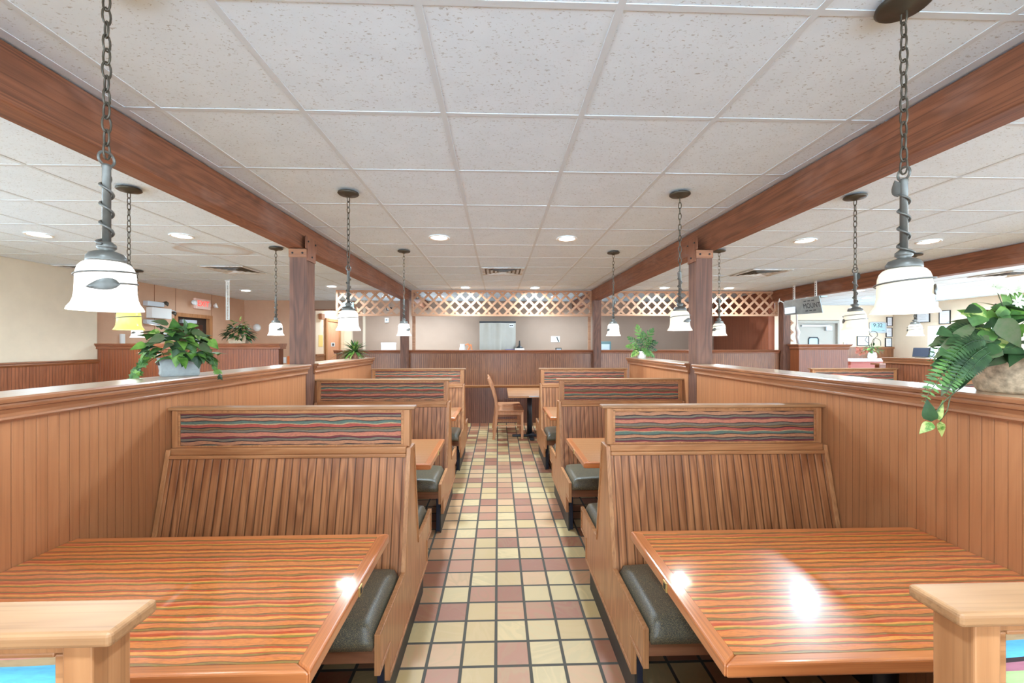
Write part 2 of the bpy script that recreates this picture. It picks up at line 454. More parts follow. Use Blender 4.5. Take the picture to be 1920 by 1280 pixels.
FAB = [(5, TAN), (3, CORAL), (4, MAR), (1, DK), (4, GRY), (2, DK), (7, TAN), (2, DK), (6, TEAL), (2, CRM), (7, REDC), (2, DK), (4, OLV), (1, DK),
       (5, GRY), (2, DK), (7, CORAL), (2, TAN), (4, MAR), (1, DK), (5, GRY), (2, DK), (8, TAN), (2, DK), (6, TEAL), (1, GRY)]
FAB = FAB[::-1]
M['fabL'] = stripes('striped_upholstery', FAB, 'z', 0.985, 1.172, 0.0050, 8.5)
M['fabR'] = stripes('striped_upholstery_flipped', FAB, 'z', 0.985, 1.172, 0.0050, 8.5, flip=True)
BL = lin(92, 172, 204); GRN = lin(164, 186, 128); PUR = lin(164, 104, 118); PNK = lin(206, 144, 130)
FABV = [(6, BL), (1, DK), (5, PUR), (7, BL), (5, CRM), (2, DK), (7, PNK), (8, GRN), (4, PUR), (2, DK), (7, BL), (3, CRM), (6, PNK)]
M['fabV'] = stripes('striped_upholstery_unfaded', FABV, 'z', 1.0, 1.168, 0.003, 7.0, fine=0.15)
TO = lin(214, 126, 64); TR = lin(194, 82, 46); TY = lin(144, 124, 54); TL = lin(226, 150, 72); TB = lin(138, 82, 46); TG = lin(146, 118, 62); TP = lin(216, 122, 74)
TAB = [(9, TO), (2, TR), (1, TB), (5, TY), (1, TL), (4, TL), (7, TR), (6, TP), (3, TB), (4, TG), (2, TB), (7, TO), (5, TP), (2, TB), (3, TG), (2, TR), (8, TL), (5, TR),
       (1, TB), (2, TG), (2, TB), (6, TO)]
M['laminate'] = stripes('striped_table_laminate', TAB, 'y', 0.0, 0.125, 0.0040, 9.0, period=True, rough=0.28, coat=1.0, fine=0.28)
TABP = [(9, lin(191, 130, 80)), (2, lin(171, 103, 60)), (6, lin(204, 147, 97)), (2, lin(156, 95, 57)), (8, lin(196, 138, 88)), (2, lin(165, 108, 64))]
M['laminate_plain'] = stripes('oak_stripe_laminate', TABP, 'y', 0.0, 0.06, 0.0016, 4.0, period=True, rough=0.3, coat=0.8, fine=0.2)

def vinyl():
    m, nt, b = new_mat('grey_green_vinyl')
    o, v = objco(nt, True)
    f = noise(nt, v, 420, 2, 0.6)
    g = noise(nt, v, 30, 2)
    col = ramp(nt, f, [(0.40, lin(66, 62, 54)), (0.56, lin(100, 96, 82)), (0.68, lin(168, 146, 96))])
    nt.links.new(col, b.inputs['Base Color']); b.inputs['Roughness'].default_value = 0.34
    bump(nt, math_(nt, 'ADD', f, math_(nt, 'MULTIPLY', g, 0.6)), 0.25, 0.002, b)
    return m
M['vinyl'] = vinyl()
def leafmat(name, c1, c2, scale=18, rough=0.42, contrast=0.12):
    m, nt, b = new_mat(name)
    o, v = objco(nt)
    f = noise(nt, v, scale, 3, 0.6)
    nt.links.new(ramp(nt, f, [(0.5 - contrast, c1), (0.5 + contrast, c2)]), b.inputs['Base Color'])
    b.inputs['Roughness'].default_value = rough; b.inputs['Specular IOR Level'].default_value = 0.3
    return m
LG = [leafmat('leaf_bright', lin(72, 112, 42), lin(112, 150, 66)), leafmat('leaf_mid', lin(52, 84, 38), lin(82, 120, 58)),
      leafmat('leaf_dark', lin(33, 54, 30), lin(54, 82, 46)), leafmat('leaf_greyed', lin(92, 96, 72), lin(70, 92, 54), 40, contrast=.2),
      leafmat('leaf_variegated', lin(78, 120, 42), lin(172, 182, 106), 45, contrast=0.08), leafmat('leaf_pale', lin(176, 182, 152), lin(206, 206, 184))]
M['stonepot'] = plain('whitewashed_pot', lin(158, 164, 162), 0.75, var=0.3, vscale=18, bmp=0.3, bscale=40)
M['basket'] = plain('coarse_basket', lin(214, 188, 156), 0.85, var=0.62, vscale=46, bmp=1.0, bscale=60)
M['potpink'] = plain('pale_terracotta', lin(206, 180, 152), 0.75, var=0.2, vscale=20, bmp=0.2, bscale=50)
M['potbrown'] = plain('brown_pot', lin(150, 100, 78), 0.6, var=0.2, vscale=25)

# ------------------------------------------------------------------ room shell
XL, XR, YB, YR = -5.85, 10.4, 9.9, 10.7
YREAR = -4.2
struct(MB().box(-6.2, 10.7, YREAR - .2, 12.4, -0.12, 0.0).build('floor', M['floor']), 'quarry tile floor in cream and pink squares with dark grout')
ceil = MB().box(-6.2, 10.7, YREAR - .2, 12.4, CEIL, CEIL + .1).build('ceiling', M['ceil'])
struct(ceil, 'white suspended ceiling of speckled square tiles')
tb = MB()
x = -0.2405 - 10 * 0.6096
while x < 10.4:
    if x > -5.8: tb.box(x - .012, x + .012, YREAR, 11.9, CEIL - .0025, CEIL + .001)
    x += 0.6096
y = 1.25 - 9 * 0.6096
while y < 11.9:
    tb.box(-5.85, 10.4, y - .012, y + .012, CEIL - .0022, CEIL + .001); y += 0.6096
for bx0, bx1 in ((-1.643, -1.60), (1.71, 1.753)): tb.box(bx0, bx1, YREAR, 9.88, CEIL - .002, CEIL + .001)
tb.build('ceiling_grid', M['tbar'], ceil)

# left wall
w = MB().box(-5.95, -5.75, 4.4, 6.2, 0, CEIL).box(-5.95, -5.75, YREAR, 4.4, 0, 1.05).box(-5.95, -5.75, YREAR, 4.4, 1.9, CEIL).box(-5.95, -5.75, 3.2, 4.4, 1.05, 1.9)  # unseen window openings added in the near part to let daylight in
for a in (YREAR, -2.1, 0, 2.1): w.box(-5.95, -5.75, a, a + .15, 1.05, 1.9)
w = w.build('wall_left', M['cream']); struct(w, 'plain cream wall above a dark wainscot')
MB().box(-5.75, -5.735, 4.4, 6.2, 0, 1.25).build('wainscot', M['dark_bead_y'], w)
MB().prism([(-5.75, 1.285), (-5.71, 1.285), (-5.705, 1.27), (-5.718, 1.262), (-5.715, 1.245), (-5.73, 1.225), (-5.75, 1.225)], 'y', 4.4, 6.2).build('chair_rail', M['dark_y'], w)
w = MB()
w.box(-6.05, -5.87, 6.2, 7.86, 0, CEIL).box(-6.05, -5.87, 8.72, 12.0, 0, CEIL).box(-6.05, -5.87, 7.86, 8.72, 2.02, CEIL)
wo = w.build('wall_left_tan', M['pinkw']); struct(wo, 'tan papered wall with the exit sign and dark door')
sm = MB()
for yy in (7.35, 7.82, 8.78): sm.box(-5.87, -5.867, yy - .004, yy + .004, 1.5 if yy > 7.5 else 0, CEIL)
sm.build('paper_seam', M['dark_z'], wo)

# back walls
w = MB().box(-6.0, -4.3, 9.9, 10.02, 0, CEIL).box(-3.42, 5.3, 9.9, 10.02, 0, CEIL).box(-4.3, -3.42, 9.9, 10.02, 2.29, CEIL)
wb_ = w.build('wall_back', M['backw']); struct(wb_, 'peach papered wall at the back of the room')
MB().box(-6.0, -4.3, 9.894, 9.9, 0, CEIL).build('wall_back_tan', M['pinkw'], wb_)
MB().box(-3.16, -3.10, 9.885, 9.9, 0, CEIL).box(-3.42, -3.39, 9.885, 9.9, 0, 2.29).build('corner_strip', M['creamw'], wb_)
MB().box(-4.33, -4.27, 9.88, 9.9, 0, 2.3).box(-4.33, -3.4, 9.88, 9.9, 2.28, 2.31).build('opening_casing', M['dark_z'], wb_)
w = MB().box(-4.5, -4.32, 10.02, 12.0, 0, CEIL).box(-4.32, -2.9, 11.9, 12.05, 0, CEIL).box(-3.3, -3.2, 10.02, 11.9, 0, CEIL)
struct(w.build('wall_corridor', M['creamw']), 'pale corridor wall seen through the opening')
struct(MB().box(-4.32, -4.30, 10.02, 10.52, 0, 1.22).box(-4.325, -4.28, 10.02, 10.52, 1.22, 1.26).build('trim_1', M['dark_y']), 'corridor wainscot beside the brown door')
w = MB().box(5.18, 5.3, 7.86, 9.9, 0, CEIL).build('wall_kitchen', wood('tall_panel', lin(178, 104, 72), lin(146, 82, 56), 'z', 'y', gw=0.12, gdark=0.5, cath=0.2, rnd=False))
struct(w, 'tall brown panelled wall behind the lattice')
w = MB().box(5.3, 7.80, 10.7, 10.85, 0, CEIL).box(8.95, 10.5, 10.7, 10.85, 0, CEIL).box(7.80, 8.95, 10.7, 10.85, 2.13, CEIL).box(7.6, 9.1, 10.95, 11.0, 0, CEIL).box(5.3, 5.36, 9.9, 10.7, 0, CEIL)
wr = w.build('wall_back_cream', M['creamw']); struct(wr, 'cream wall with framed certificates and a white door')
MB().box(8.96, 10.4, 10.68, 10.7, 0, 1.38).build('wainscot', M['back_bead'], wr)
MB().box(8.96, 10.4, 10.65, 10.7, 1.38, 1.43).build('chair_rail', M['dark_x'], wr)
# right wall with a window
WY0, WY1, WZ0, WZ1 = 8.35, 9.80, 0.95, 1.95
# unseen windows added nearer along this wall for more daylight
w = MB()
ys = [(YREAR, -3.9), (-1.6, -1.4), (0.9, 1.1), (3.4, 3.6), (5.6, 5.8), (7.3, WY0), (WY1, 10.85)]
for a, b in ys: w.box(10.4, 10.6, a, b, 0, CEIL)
gaps = [(ys[i][1], ys[i + 1][0]) for i in range(len(ys) - 1)]
for i, (a, b) in enumerate(gaps):
    q0, q1 = (WZ0, WZ1) if i == len(gaps) - 1 else (.45, 2.42)
    w.box(10.4, 10.6, a, b, 0, q0).box(10.4, 10.6, a, b, q1, CEIL)
wo = w.build('wall_right', M['creamw']); struct(wo, 'cream side wall with daylight windows')
MB().box(10.385, 10.4, 7.3, 10.65, 0, 0.90).build('wainscot', M['dark_bead_y'], wo)
MB().box(10.36, 10.4, 7.3, 10.65, 0.90, 0.94).build('chair_rail', M['dark_y'], wo)
glass, gnt, gb = new_mat('window_glass')
gb.inputs['Transmission Weight'].default_value = 0.0
tr = gnt.nodes.new('ShaderNodeBsdfTransparent'); gl = gnt.nodes.new('ShaderNodeBsdfGlossy'); mx = gnt.nodes.new('ShaderNodeMixShader')
gl.inputs['Roughness'].default_value = 0.02; mx.inputs[0].default_value = 0.06
gnt.links.new(tr.outputs[0], mx.inputs[1]); gnt.links.new(gl.outputs[0], mx.inputs[2]); gnt.links.new(mx.outputs[0], gnt.nodes['Material Output'].inputs[0])
def window(n, a, b, z0, z1, label):
    f = MB()
    f.box(10.42, 10.5, a, a + .05, z0, z1).box(10.42, 10.5, b - .05, b, z0, z1).box(10.42, 10.5, a + .05, b - .05, z0, z0 + .05).box(10.42, 10.5, a + .05, b - .05, z1 - .06, z1)
    o = f.build(f'window_{n}', M['white']); struct(o, label)
    MB().box(10.455, 10.46, a + .05, b - .05, z0 + .05, z1 - .06).build('pane', glass, o)
    return o
for i, (a, b) in enumerate(gaps[::-1]):
    window(i + 1, a, b, *((WZ0, WZ1) if i == 0 else (.45, 2.42)), 'bright daylight window in the cream side wall' if i == 0 else 'window further along the side wall')
# unseen rear wall behind the camera, wide window openings added for daylight
w = MB(); xs = []; x = -5.6
while x < 10.2: xs.append((x, min(x + 2.1, 10.2))); x += 2.4
w.box(-5.95, 10.6, YREAR - .2, YREAR, 0, 0.25).box(-5.95, 10.6, YREAR - .2, YREAR, 2.44, CEIL)
prev = -5.95
for a, b in xs: w.box(prev, a, YREAR - .2, YREAR, .25, 2.44); prev = b
w.box(prev, 10.6, YREAR - .2, YREAR, .25, 2.44)
struct(w.build('wall_rear', M['creamw']), 'storefront wall with wide windows')
# ------------------------------------------------------------------ half walls, posts, beams, lattice
CAPP = [(0.045, 0), (0.048, -.006), (0.045, -.018), (.034, -.021), (.037, -.028), (.034, -.038), (.024, -.043), (.018, -.056), (.017, -.066), (.021, -.068), (.022, -.075), (.016, -.081), (0, -.081)]
def half_wall_y(name, label, xa, xb, y0, y1, ztop=1.33, ends=True, bead='wall_bead', cap='cap', capt='captop', base=True):
    xa, xb = min(xa, xb), max(xa, xb)
    o = MB().box(xa, xb, y0, y1, 0, ztop - .03).build(name, M[bead]); struct(o, label)
    prof = [(xb + u, ztop + z) for u, z in CAPP] + [(xa - u, ztop + z) for u, z in CAPP[::-1]]
    MB().prism(prof, 'y', y0 - (.03 if ends else 0), y1 + (.02 if ends else 0)).build('cap_molding', M[cap], o)
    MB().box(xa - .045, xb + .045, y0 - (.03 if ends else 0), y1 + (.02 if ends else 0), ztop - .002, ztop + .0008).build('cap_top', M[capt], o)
    return o
def half_wall_x(name, label, ya, yb, x0, x1, ztop, bead='dark_bead_x', cap='capx', ends=True):
    o = MB().box(x0, x1, ya, yb, 0, ztop - .03).build(name, M[bead]); struct(o, label)
    prof = [(yb + u, ztop + z) for u, z in CAPP] + [(ya - u, ztop + z) for u, z in CAPP[::-1]]
    MB().prism(prof, 'x', x0 - (.03 if ends else 0), x1 + (.03 if ends else 0)).build('cap_molding', M[cap], o)
    return o
half_wall_y('wall_booth_left', 'beadboard half wall under the ivy planter', -1.745, -1.615, -1.2, 3.57, ends=False)
half_wall_y('wall_booth_left_rear', 'short beadboard half wall behind the ivy-side post', -1.745, -1.615, 3.74, 5.38)
half_wall_y('wall_booth_right', 'beadboard half wall under the fern basket', 1.685, 1.815, -1.2, 3.50, ends=False)
half_wall_y('wall_booth_right_rear', 'short beadboard half wall behind the fern-side post', 1.685, 1.815, 3.66, 5.32)
half_wall_x('wall_dining_left', 'tall beadboard partition carrying the leafy box planter', 6.2, 6.33, -5.74, -3.19, 1.51)
half_wall_y('wall_booth_far_right', 'reddish half wall beside the far booths', 5.2, 5.33, 1.6, 5.45, 1.325, bead='dark_bead_y', cap='cap')
half_wall_x('wall_booth_front', 'tall partition behind the camera on the ivy side', -1.36, -1.23, -1.745, -.45, 1.52, ends=False)  # added out of view, keeps rear window light off the near benches
half_wall_x('wall_booth_front_right', 'tall partition behind the camera on the fern side', -1.36, -1.23, .57, 1.815, 1.52, ends=False)
# back partition
o = MB().box(-2.95, 5.3, 7.74, 7.88, 0, 1.36).build('wall_partition', M['back_bead']); struct(o, 'long brown beadboard partition across the back')
prof = [(7.74 - u, 1.392 + z * .8) for u, z in CAPP] + [(7.88 + u, 1.392 + z * .8) for u, z in CAPP[::-1]]
MB().prism(prof, 'x', -2.99, 5.3).build('cap_molding', M['capx'], o)
MB().box(-1.2, 1.3, 7.70, 7.745, 0.05, 0.70).build('lower_panel', wood('dark_lower_bead', lin(140, 88, 66), lin(98, 60, 44), 'z', 'x', gw=0.13, gdark=0.3, cath=0.3, rnd=False, rough=0.32, coat=0.3), o)  # shade below the rail is put into this darker wood colour
MB().prism([(7.745, .70), (7.70, .70), (7.672, .722), (7.668, .742), (7.745, .745)], 'x', -1.2, 1.3).build('chair_rail', M['oak_x'], o)
struct(MB().box(-1.6, 1.72, 7.69, 7.74, 0, .05).build('baseboard_back', M['floor']), 'tile skirting at the foot of the back partition')

def pillar(name, label, x0, x1, y0, y1, z1, plates=True, inner=1):
    o = MB().box(x0, x1, y0, y1, 0, z1).build(name, wood('post_timber_' + str(round(x0, 2)), lin(122, 80, 60), lin(80, 50, 38), 'z', cath=0.5, rnd=False, rough=0.6, pore=0.5,
                                                        blotch=0.25, bl=lin(142, 106, 84)), bevel=.004)
    struct(o, label)
    if plates:
        p = MB().box(x0 - .003, x1 + .003, y0 - .008, y0 - .0005, z1 - .075, z1 - .005).build('bracket_plate', M['dark_x'], o, bevel=.001)
        xi = x1 if inner > 0 else x0
        s = inner
        q = MB().prism([(y0 + .005, z1 - .10), (y0 + .005, z1 - .005), (y0 - .03, z1 + .0), (y0 - .03, z1 + .10), (y1 + .03, z1 + .10), (y1 + .03, z1), (y1 - .005, z1 - .005), (y1 - .005, z1 - .10)],
                       'x', xi + s * .0005, xi + s * .010).build('bracket_plate', M['rough_z'], o)
        bt = MB()
        for bx in (x0 + .03, x1 - .03): bt.tube([(bx, y0 - .008, z1 - .04), (bx, y0 - .014, z1 - .04)], .008)
        bt.build('bolt', M['black'], p)
        bt = MB()
        for by, bz in ((y0 + .01, z1 + .06), (y1 - .01, z1 + .06), ((y0 + y1) / 2, z1 - .06)): bt.tube([(xi + s * .010, by, bz), (xi + s * .016, by, bz)], .008)
        bt.build('bolt', M['black'], q)
    return o
ZB = 2.308
pillar('wooden_pillar', 'square timber post at the ivy-side half wall', -1.752, -1.61, 3.575, 3.735, ZB - .003)
pillar('wooden_pillar', 'square timber post at the fern-side half wall', 1.685, 1.825, 3.51, 3.655, ZB - .003, inner=-1)
pillar('wooden_pillar', 'timber post in the back partition on the ivy side', -1.765, -1.63, 7.60, 7.735, ZB - .003, plates=False)
pillar('wooden_pillar', 'timber post in the back partition on the fern side', 1.755, 1.885, 7.60, 7.735, ZB - .003, plates=False)
pillar('wooden_pillar', 'timber post at the end of the lattice by the hanging bracket', 5.32, 5.46, 7.64, 7.78, ZB - .003, plates=False)
def beam(label, x0, x1, y0, y1):
    o = MB().box(x0, x1, y0, y1, ZB, CEIL - .007).build('ceiling_beam', M['rough_y'], bevel=.006); struct(o, label); return o
beam('long reddish ceiling beam over the ivy-side half wall', -1.776, -1.643, YREAR, 9.88)
beam('long reddish ceiling beam over the fern-side half wall', 1.753, 1.875, YREAR, 9.88)
beam('dark ceiling beam behind the hanging steel bracket', 5.22, 5.36, YREAR, 7.83)

def lattice(x0, x1, z0, z1, yc, label, steps=0):
    r = empty('lattice_valance', ((x0 + x1) / 2, yc, z0)); tag(r, label, 'lattice', 'lattice valances over the back partition')
    L = (x1 - x0) / 2; H = z1 - z0
    f = MB().box(-L, L, -.02, .02, 0, .035).box(-L, L, -.02, .02, H - .035, H).box(-L, -L + .035, -.02, .02, .035, H - .035).box(L - .035, L, -.02, .02, .035, H - .035)
    f.build('frame', M['lattice'], r, bevel=.002)
    for sgn, ya in ((1, -.009), (-1, .001)):
        mb = MB(); hw = .040 * math.sqrt(2) / 2; p = -L - H
        k = 0
        while p < L + H:
            q = [(p - hw, 0), (p + hw, 0), (p + sgn * H + hw, H), (p + sgn * H - hw, H)]
            c = clip_rect(q, -L + .03, L - .03, .03, H - .03)
            if len(c) >= 3: mb.prism(c, 'y', ya, ya + .008)
            p += 0.197
        mb.build('slats', M['lattice'], r)
    return r
lattice(-2.975, -1.772, 2.018, 2.49, 7.80, 'short cedar lattice panel with the teal sign')
lattice(-1.60, 1.752, 2.018, 2.50, 7.80, 'long cedar lattice panel between the two back posts')
lattice(1.888, 5.315, 2.03, 2.50, 7.80, 'long cedar lattice panel in front of the brown panelled wall')
struct(MB().box(-1.60, -1.545, 7.86, 7.90, 1.36, 2.02).build('trim_2', M['lattice']), 'slim upright beside the ivy-side back post')
struct(MB().box(1.70, 1.75, 7.86, 7.90, 1.36, 2.02).build('trim_3', M['lattice']), 'slim upright beside the fern-side back post')

# ------------------------------------------------------------------ booth benches
HP = [(-.45, .16), (-.45, .29), (-.59, .29), (-.59, .44), (-.172, .44), (-.052, .988), (.052, .988), (.172, .44), (.59, .44), (.59, .29), (.45, .29), (.45, .16)]
def cushion_mesh(x0, x1, y0, y1, z0, z1):
    nx, ny = 26, 16
    mb = MB(); vs = []; fs = []
    r = .035
    def prof(i, n, a, b):
        t = i / n
        # crowd samples to the edges
        s = 0.5 - 0.5 * cos(pi * t); s = 0.5 * s + 0.5 * t
        return a + (b - a) * s
    for i in range(nx + 1):
        for j in range(ny + 1):
            x, y = prof(i, nx, x0, x1), prof(j, ny, y0, y1)
            dx, dy = min(x - x0, x1 - x), min(y - y0, y1 - y)
            def e(d): return 1.0 if d >= r else math.sqrt(max(0, 1 - (1 - d / r) ** 2))
            hgt = min(e(dx), e(dy)) if min(dx, dy) < 1e-6 else e(dx) * e(dy)
            crown = .018 * (1 - ((2 * (x - x0) / (x1 - x0) - 1) ** 4)) * (1 - ((2 * (y - y0) / (y1 - y0) - 1) ** 4))
            vs.append((x, y, z0 + .028 + (z1 - z0 - .028 - .018) * hgt + crown))
    for i in range(nx):
        for j in range(ny):
            a = i * (ny + 1) + j; fs.append((a, a + ny + 1, a + ny + 2, a + 1))
    # skirt down to the board
    bd = [i * (ny + 1) for i in range(nx + 1)] + [nx * (ny + 1) + j for j in range(1, ny + 1)] + [i * (ny + 1) + ny for i in range(nx - 1, -1, -1)] + [j for j in range(ny - 1, 0, -1)]
    o = len(vs)
    for b in bd: vs.append((vs[b][0], vs[b][1], z0))
    n = len(bd)
    for k in range(n): fs.append((bd[k], bd[(k + 1) % n], o + (k + 1) % n, o + k))
    fs.append(tuple(range(o, o + n)))
    return mb.add(vs, fs, 0, True)

def make_bench(L, sg, fab_near, fab_far, label, group):
    """x runs from the aisle end (0) towards the wall (L), times sg"""
    root = empty('booth_bench'); tag(root, label, 'bench', group)
    X = lambda a: sg * a
    HI, HM = inset(HP, .017), inset(HP, .008)
    for k, xo in enumerate((0.0, L - .022)):
        a, b = (xo, xo + .018) if k == 0 else (xo + .004, xo + .022)
        c0 = .006 if k == 0 else 0
        e = MB().prism(HM, 'x', X(xo + .005), X(xo + .017)).build('end_panel', M['endpanel'], root, bevel=.001)
        MB().ring(HP, HI, 'x', X(xo), X(xo + .022)).build('edge_trim', M['oak_z'], e, bevel=.002)
    for s, nm in ((-1, 0), (1, 1)):
        q = [(s * .168, .42), (s * .056, .948), (s * .042, .945), (s * .154, .42)]
        MB().prism(q, 'x', X(.022), X(L - .022)).build('back_panel', M['back'], root)
    MB().box(X(.0225), X(L - .0225), -.066, .066, .945, .962).box(X(.024), X(L - .024), -.054, .054, .962, .994).build('lower_rail', M['oak_x'], root, bevel=.004)
    fr = MB().box(X(.012), X(.044), -.024, .024, .99, 1.173).box(X(L - .034), X(L - .008), -.024, .024, .99, 1.173)
    fr.box(X(.044), X(L - .034), -.022, .022, 1.162, 1.173).box(X(.044), X(L - .034), -.022, .022, .992, 1.0)
    fr.build('frame', M['oak_z'], root, bevel=.002)
    mo = MB()
    for s in (-1, 1):
        mo.box(X(.044), X(.056), s * .014, s * .020, 1.0, 1.160).box(X(L - .044), X(L - .034), s * .014, s * .020, 1.0, 1.162).box(X(.056), X(L - .044), s * .014, s * .020, 1.156, 1.162)
    mo.build('bead_molding', M['oak_x'], root, bevel=.002)
    MB().box(X(.044), X(L - .034), -.014, -.001, 1.0, 1.162).build('fabric_panel', M[fab_near], root)
    MB().box(X(.044), X(L - .034), .001, .014, 1.0, 1.162).build('fabric_panel', M[fab_far], root)
    MB().box(X(-.014), X(L + .008), -.032, .032, 1.173, 1.190).build('cap_rail', M['oakp_x'], root, bevel=.005, seg=3)
    for s in (-1, 1):
        y0, y1 = (-.60, -.163) if s < 0 else (.163, .60)
        cushion_mesh(.026, L - .026, y0, y1, .388, .486).build('seat_cushion', M['vinyl'], root)
        for v in [root.children[-1]]: v.scale = (sg, 1, 1)
        a, b = (-.58, -.16) if s < 0 else (.16, .58)
        MB().box(X(.022), X(L - .022), a, b, .330, .388).build('seat_board', M['ply'], root)
    for xo in (.024, L - .066):
        k = MB().box(X(xo), X(xo + .01), -.42, .42, 0, .20).build('kick_plate', M['kick'], root)
        for s in (-1, 1):
            MB().box(X(xo + .0105), X(xo + .042), s * .36, s * .40, 0, .33).build('leg', M['navy'], root, bevel=.003)
    return root
LX, RX, LLEN, RLEN = -.43, .54, 1.178, 1.138
BY = [.495 + 1.637 * k for k in range(4)]
GB = 'double-sided booth benches'
ORD = ['fourth', 'third', 'second', 'first']
def bench_label(k, side):
    wall = 'ivy planter' if side < 0 else 'fern basket'
    ex = ['blue and green striped back whose cap shows at the bottom edge', 'striped back whose whole front faces the camera',
          'striped back partly behind a larger bench', 'striped back standing closest to the dining table'][k]
    return f'oak booth bench under the {wall} wall, {ORD[k]} from the back partition, {ex}'
def short_label(k, side):
    wall = 'ivy planter' if side < 0 else 'fern basket'
    return [f'oak booth bench beside the {wall} wall with vivid blue and green striped fabric',
            f'oak booth bench beside the {wall} wall, third from the back partition',
            f'oak booth bench beside the {wall} wall, second from the back partition',
            f'oak booth bench beside the {wall} wall, closest to the back partition'][k]
bl = make_bench(LLEN, -1, 'fabL', 'fabR', short_label(1, -1), GB); bl.location = (LX, BY[1], 0)
br = make_bench(RLEN, 1, 'fabR', 'fabL', short_label(1, 1), GB); br.location = (RX, BY[1], 0)
for k in (2, 3):
    for s, src, xx in ((-1, bl, LX), (1, br, RX)):
        c = copy_thing(src, (xx, BY[k], 0)); c['label'] = short_label(k, s)
bl0 = make_bench(LLEN, -1, 'fabV', 'fabR', short_label(0, -1), GB); bl0.location = (LX, BY[0], 0)
br0 = make_bench(RLEN, 1, 'fabV', 'fabL', short_label(0, 1), GB); br0.location = (RX + .005, BY[0], 0)
for k, lab in ((3, 'oak booth bench beyond the fern-side half wall, in front of the white counter'),
               (2, 'oak booth bench beyond the fern-side half wall, showing beside the fern basket')):
    c = copy_thing(br, (4.03, BY[k] - (.1 if k == 2 else .13), 0)); c['label'] = lab

# ------------------------------------------------------------------ booth tables
def make_table(L, sg, lam, edge, label):
    root = empty('booth_table'); tag(root, label, 'table', 'booth tables')
    X = lambda a: sg * a
    hw, th = .348, .036
    z1 = .758; z0 = z1 - th
    MB().box(X(.039), X(L), -hw + .028, hw - .028, z0 + .004, z1 + .0005).build('tabletop', M[lam], root)
    for q in ([(X(0), -hw), (X(L), -hw), (X(L), -hw + .034), (X(.045), -hw + .034)], [(X(0), hw), (X(.045), hw - .034), (X(L), hw - .034), (X(L), hw)]):
        MB().prism(q, 'z', z0, z1).build('edge_band', M[edge + '_x'], root, bevel=.007, seg=3)
    MB().prism([(X(0), -hw), (X(.045), -hw + .034), (X(.045), hw - .034), (X(0), hw)], 'z', z0, z1).build('edge_band', M[edge + '_y'], root, bevel=.007, seg=3)
    l = MB().box(X(-.004), X(.001), -.016, .012, z0 + .004, z1 - .004).build('latch_plate', plate_m, root, bevel=.001)
    MB().box(X(-.0055), X(-.004), -.007, .003, z0 + .010, z1 - .010).build('keyhole', M['blackpl'], l)
    MB().box(X(L - .03), X(L), -.25, .25, z0 - .06, z0).build('wall_cleat', M['ply'], root)
    p = MB().tube([(X(L * .62), 0, 0.02), (X(L * .62), 0, z0)], .032, 16).build('column', M['black'], root)
    MB().box(X(L * .62 - .25), X(L * .62 + .25), -.03, .03, 0, .03).box(X(L * .62 - .03), X(L * .62 + .03), -.25, .25, 0, .03).build('base', M['black'], root, bevel=.006)
    return root
plate_m = plain('brass_latch', lin(196, 170, 110), 0.35, 0.8)
TLX, TRX = -.427, .526
tl = make_table(1.612 - .427, -1, 'laminate', 'edge', 'glossy striped booth table beside the ivy planter wall, big and close to the camera'); tl.location = (TLX, 1.311, 0)
tr_ = make_table(1.682 - .526, 1, 'laminate', 'edge', 'glossy striped booth table beside the fern basket wall, big and close to the camera'); tr_.location = (TRX, 1.302, 0)
t2 = make_table(1.612 - .427, -1, 'laminate_plain', 'edge', 'plain oak booth table beside the ivy planter wall, second from the back partition'); t2.location = (TLX + .01, 2.95, 0)
t3 = make_table(1.668 - .526, 1, 'laminate_plain', 'edge', 'plain oak booth table beside the fern basket wall, second from the back partition'); t3.location = (TRX + .01, 2.95, 0)
c = copy_thing(t2, (TLX, 4.59, 0)); c['label'] = 'plain oak booth table beside the ivy planter wall, last before the dining table'
c = copy_thing(t3, (TRX, 4.59, 0)); c['label'] = 'plain oak booth table beside the fern basket wall, last before the dining table'

# ------------------------------------------------------------------ free-standing dining table and chairs
root = empty('dining_table', (.53, 6.80, 0)); tag(root, 'oak dining table on a black pedestal against the back partition', 'table')
MB().box(-.38, .38, -.57, .57, .698, .73).build('tabletop', M['oak_x'], root, bevel=.006)
MB().box(-.07, .10, -.574, -.566, .712, .722).build('edge_clip', M['silver'], root)
MB().tube([(-.02, -.02, .03), (-.02, -.02, .70)], .042, 18).build('column', M['black'], root)
bs = MB().box(-.30, .30, -.035, .035, 0.0, .035).box(-.035, .035, -.30, .30, 0.0, .035)
bs.lathe([(.0, .075), (.05, .07), (.075, .04), (.08, .03), (0, .03)], n=18)
bs.build('base', M['black'], root, bevel=.008)
def bar(mb, a, b, w, d):
    """square bar between two points"""
    a, b = Vector(a), Vector(b); t = (b - a).normalized(); u = t.cross(Vector((0, 1, 0)))
    if u.length < .01: u = t.cross(Vector((1, 0, 0)))
    u.normalize(); v = t.cross(u)
    vs = [p + u * i * w + v * j * d for p in (a, b) for i, j in ((-.5, -.5), (.5, -.5), (.5, .5), (-.5, .5))]
    mb.add(vs, [(0, 1, 2, 3), (7, 6, 5, 4), (0, 4, 5, 1), (1, 5, 6, 2), (2, 6, 7, 3), (3, 7, 4, 0)])
    return mb
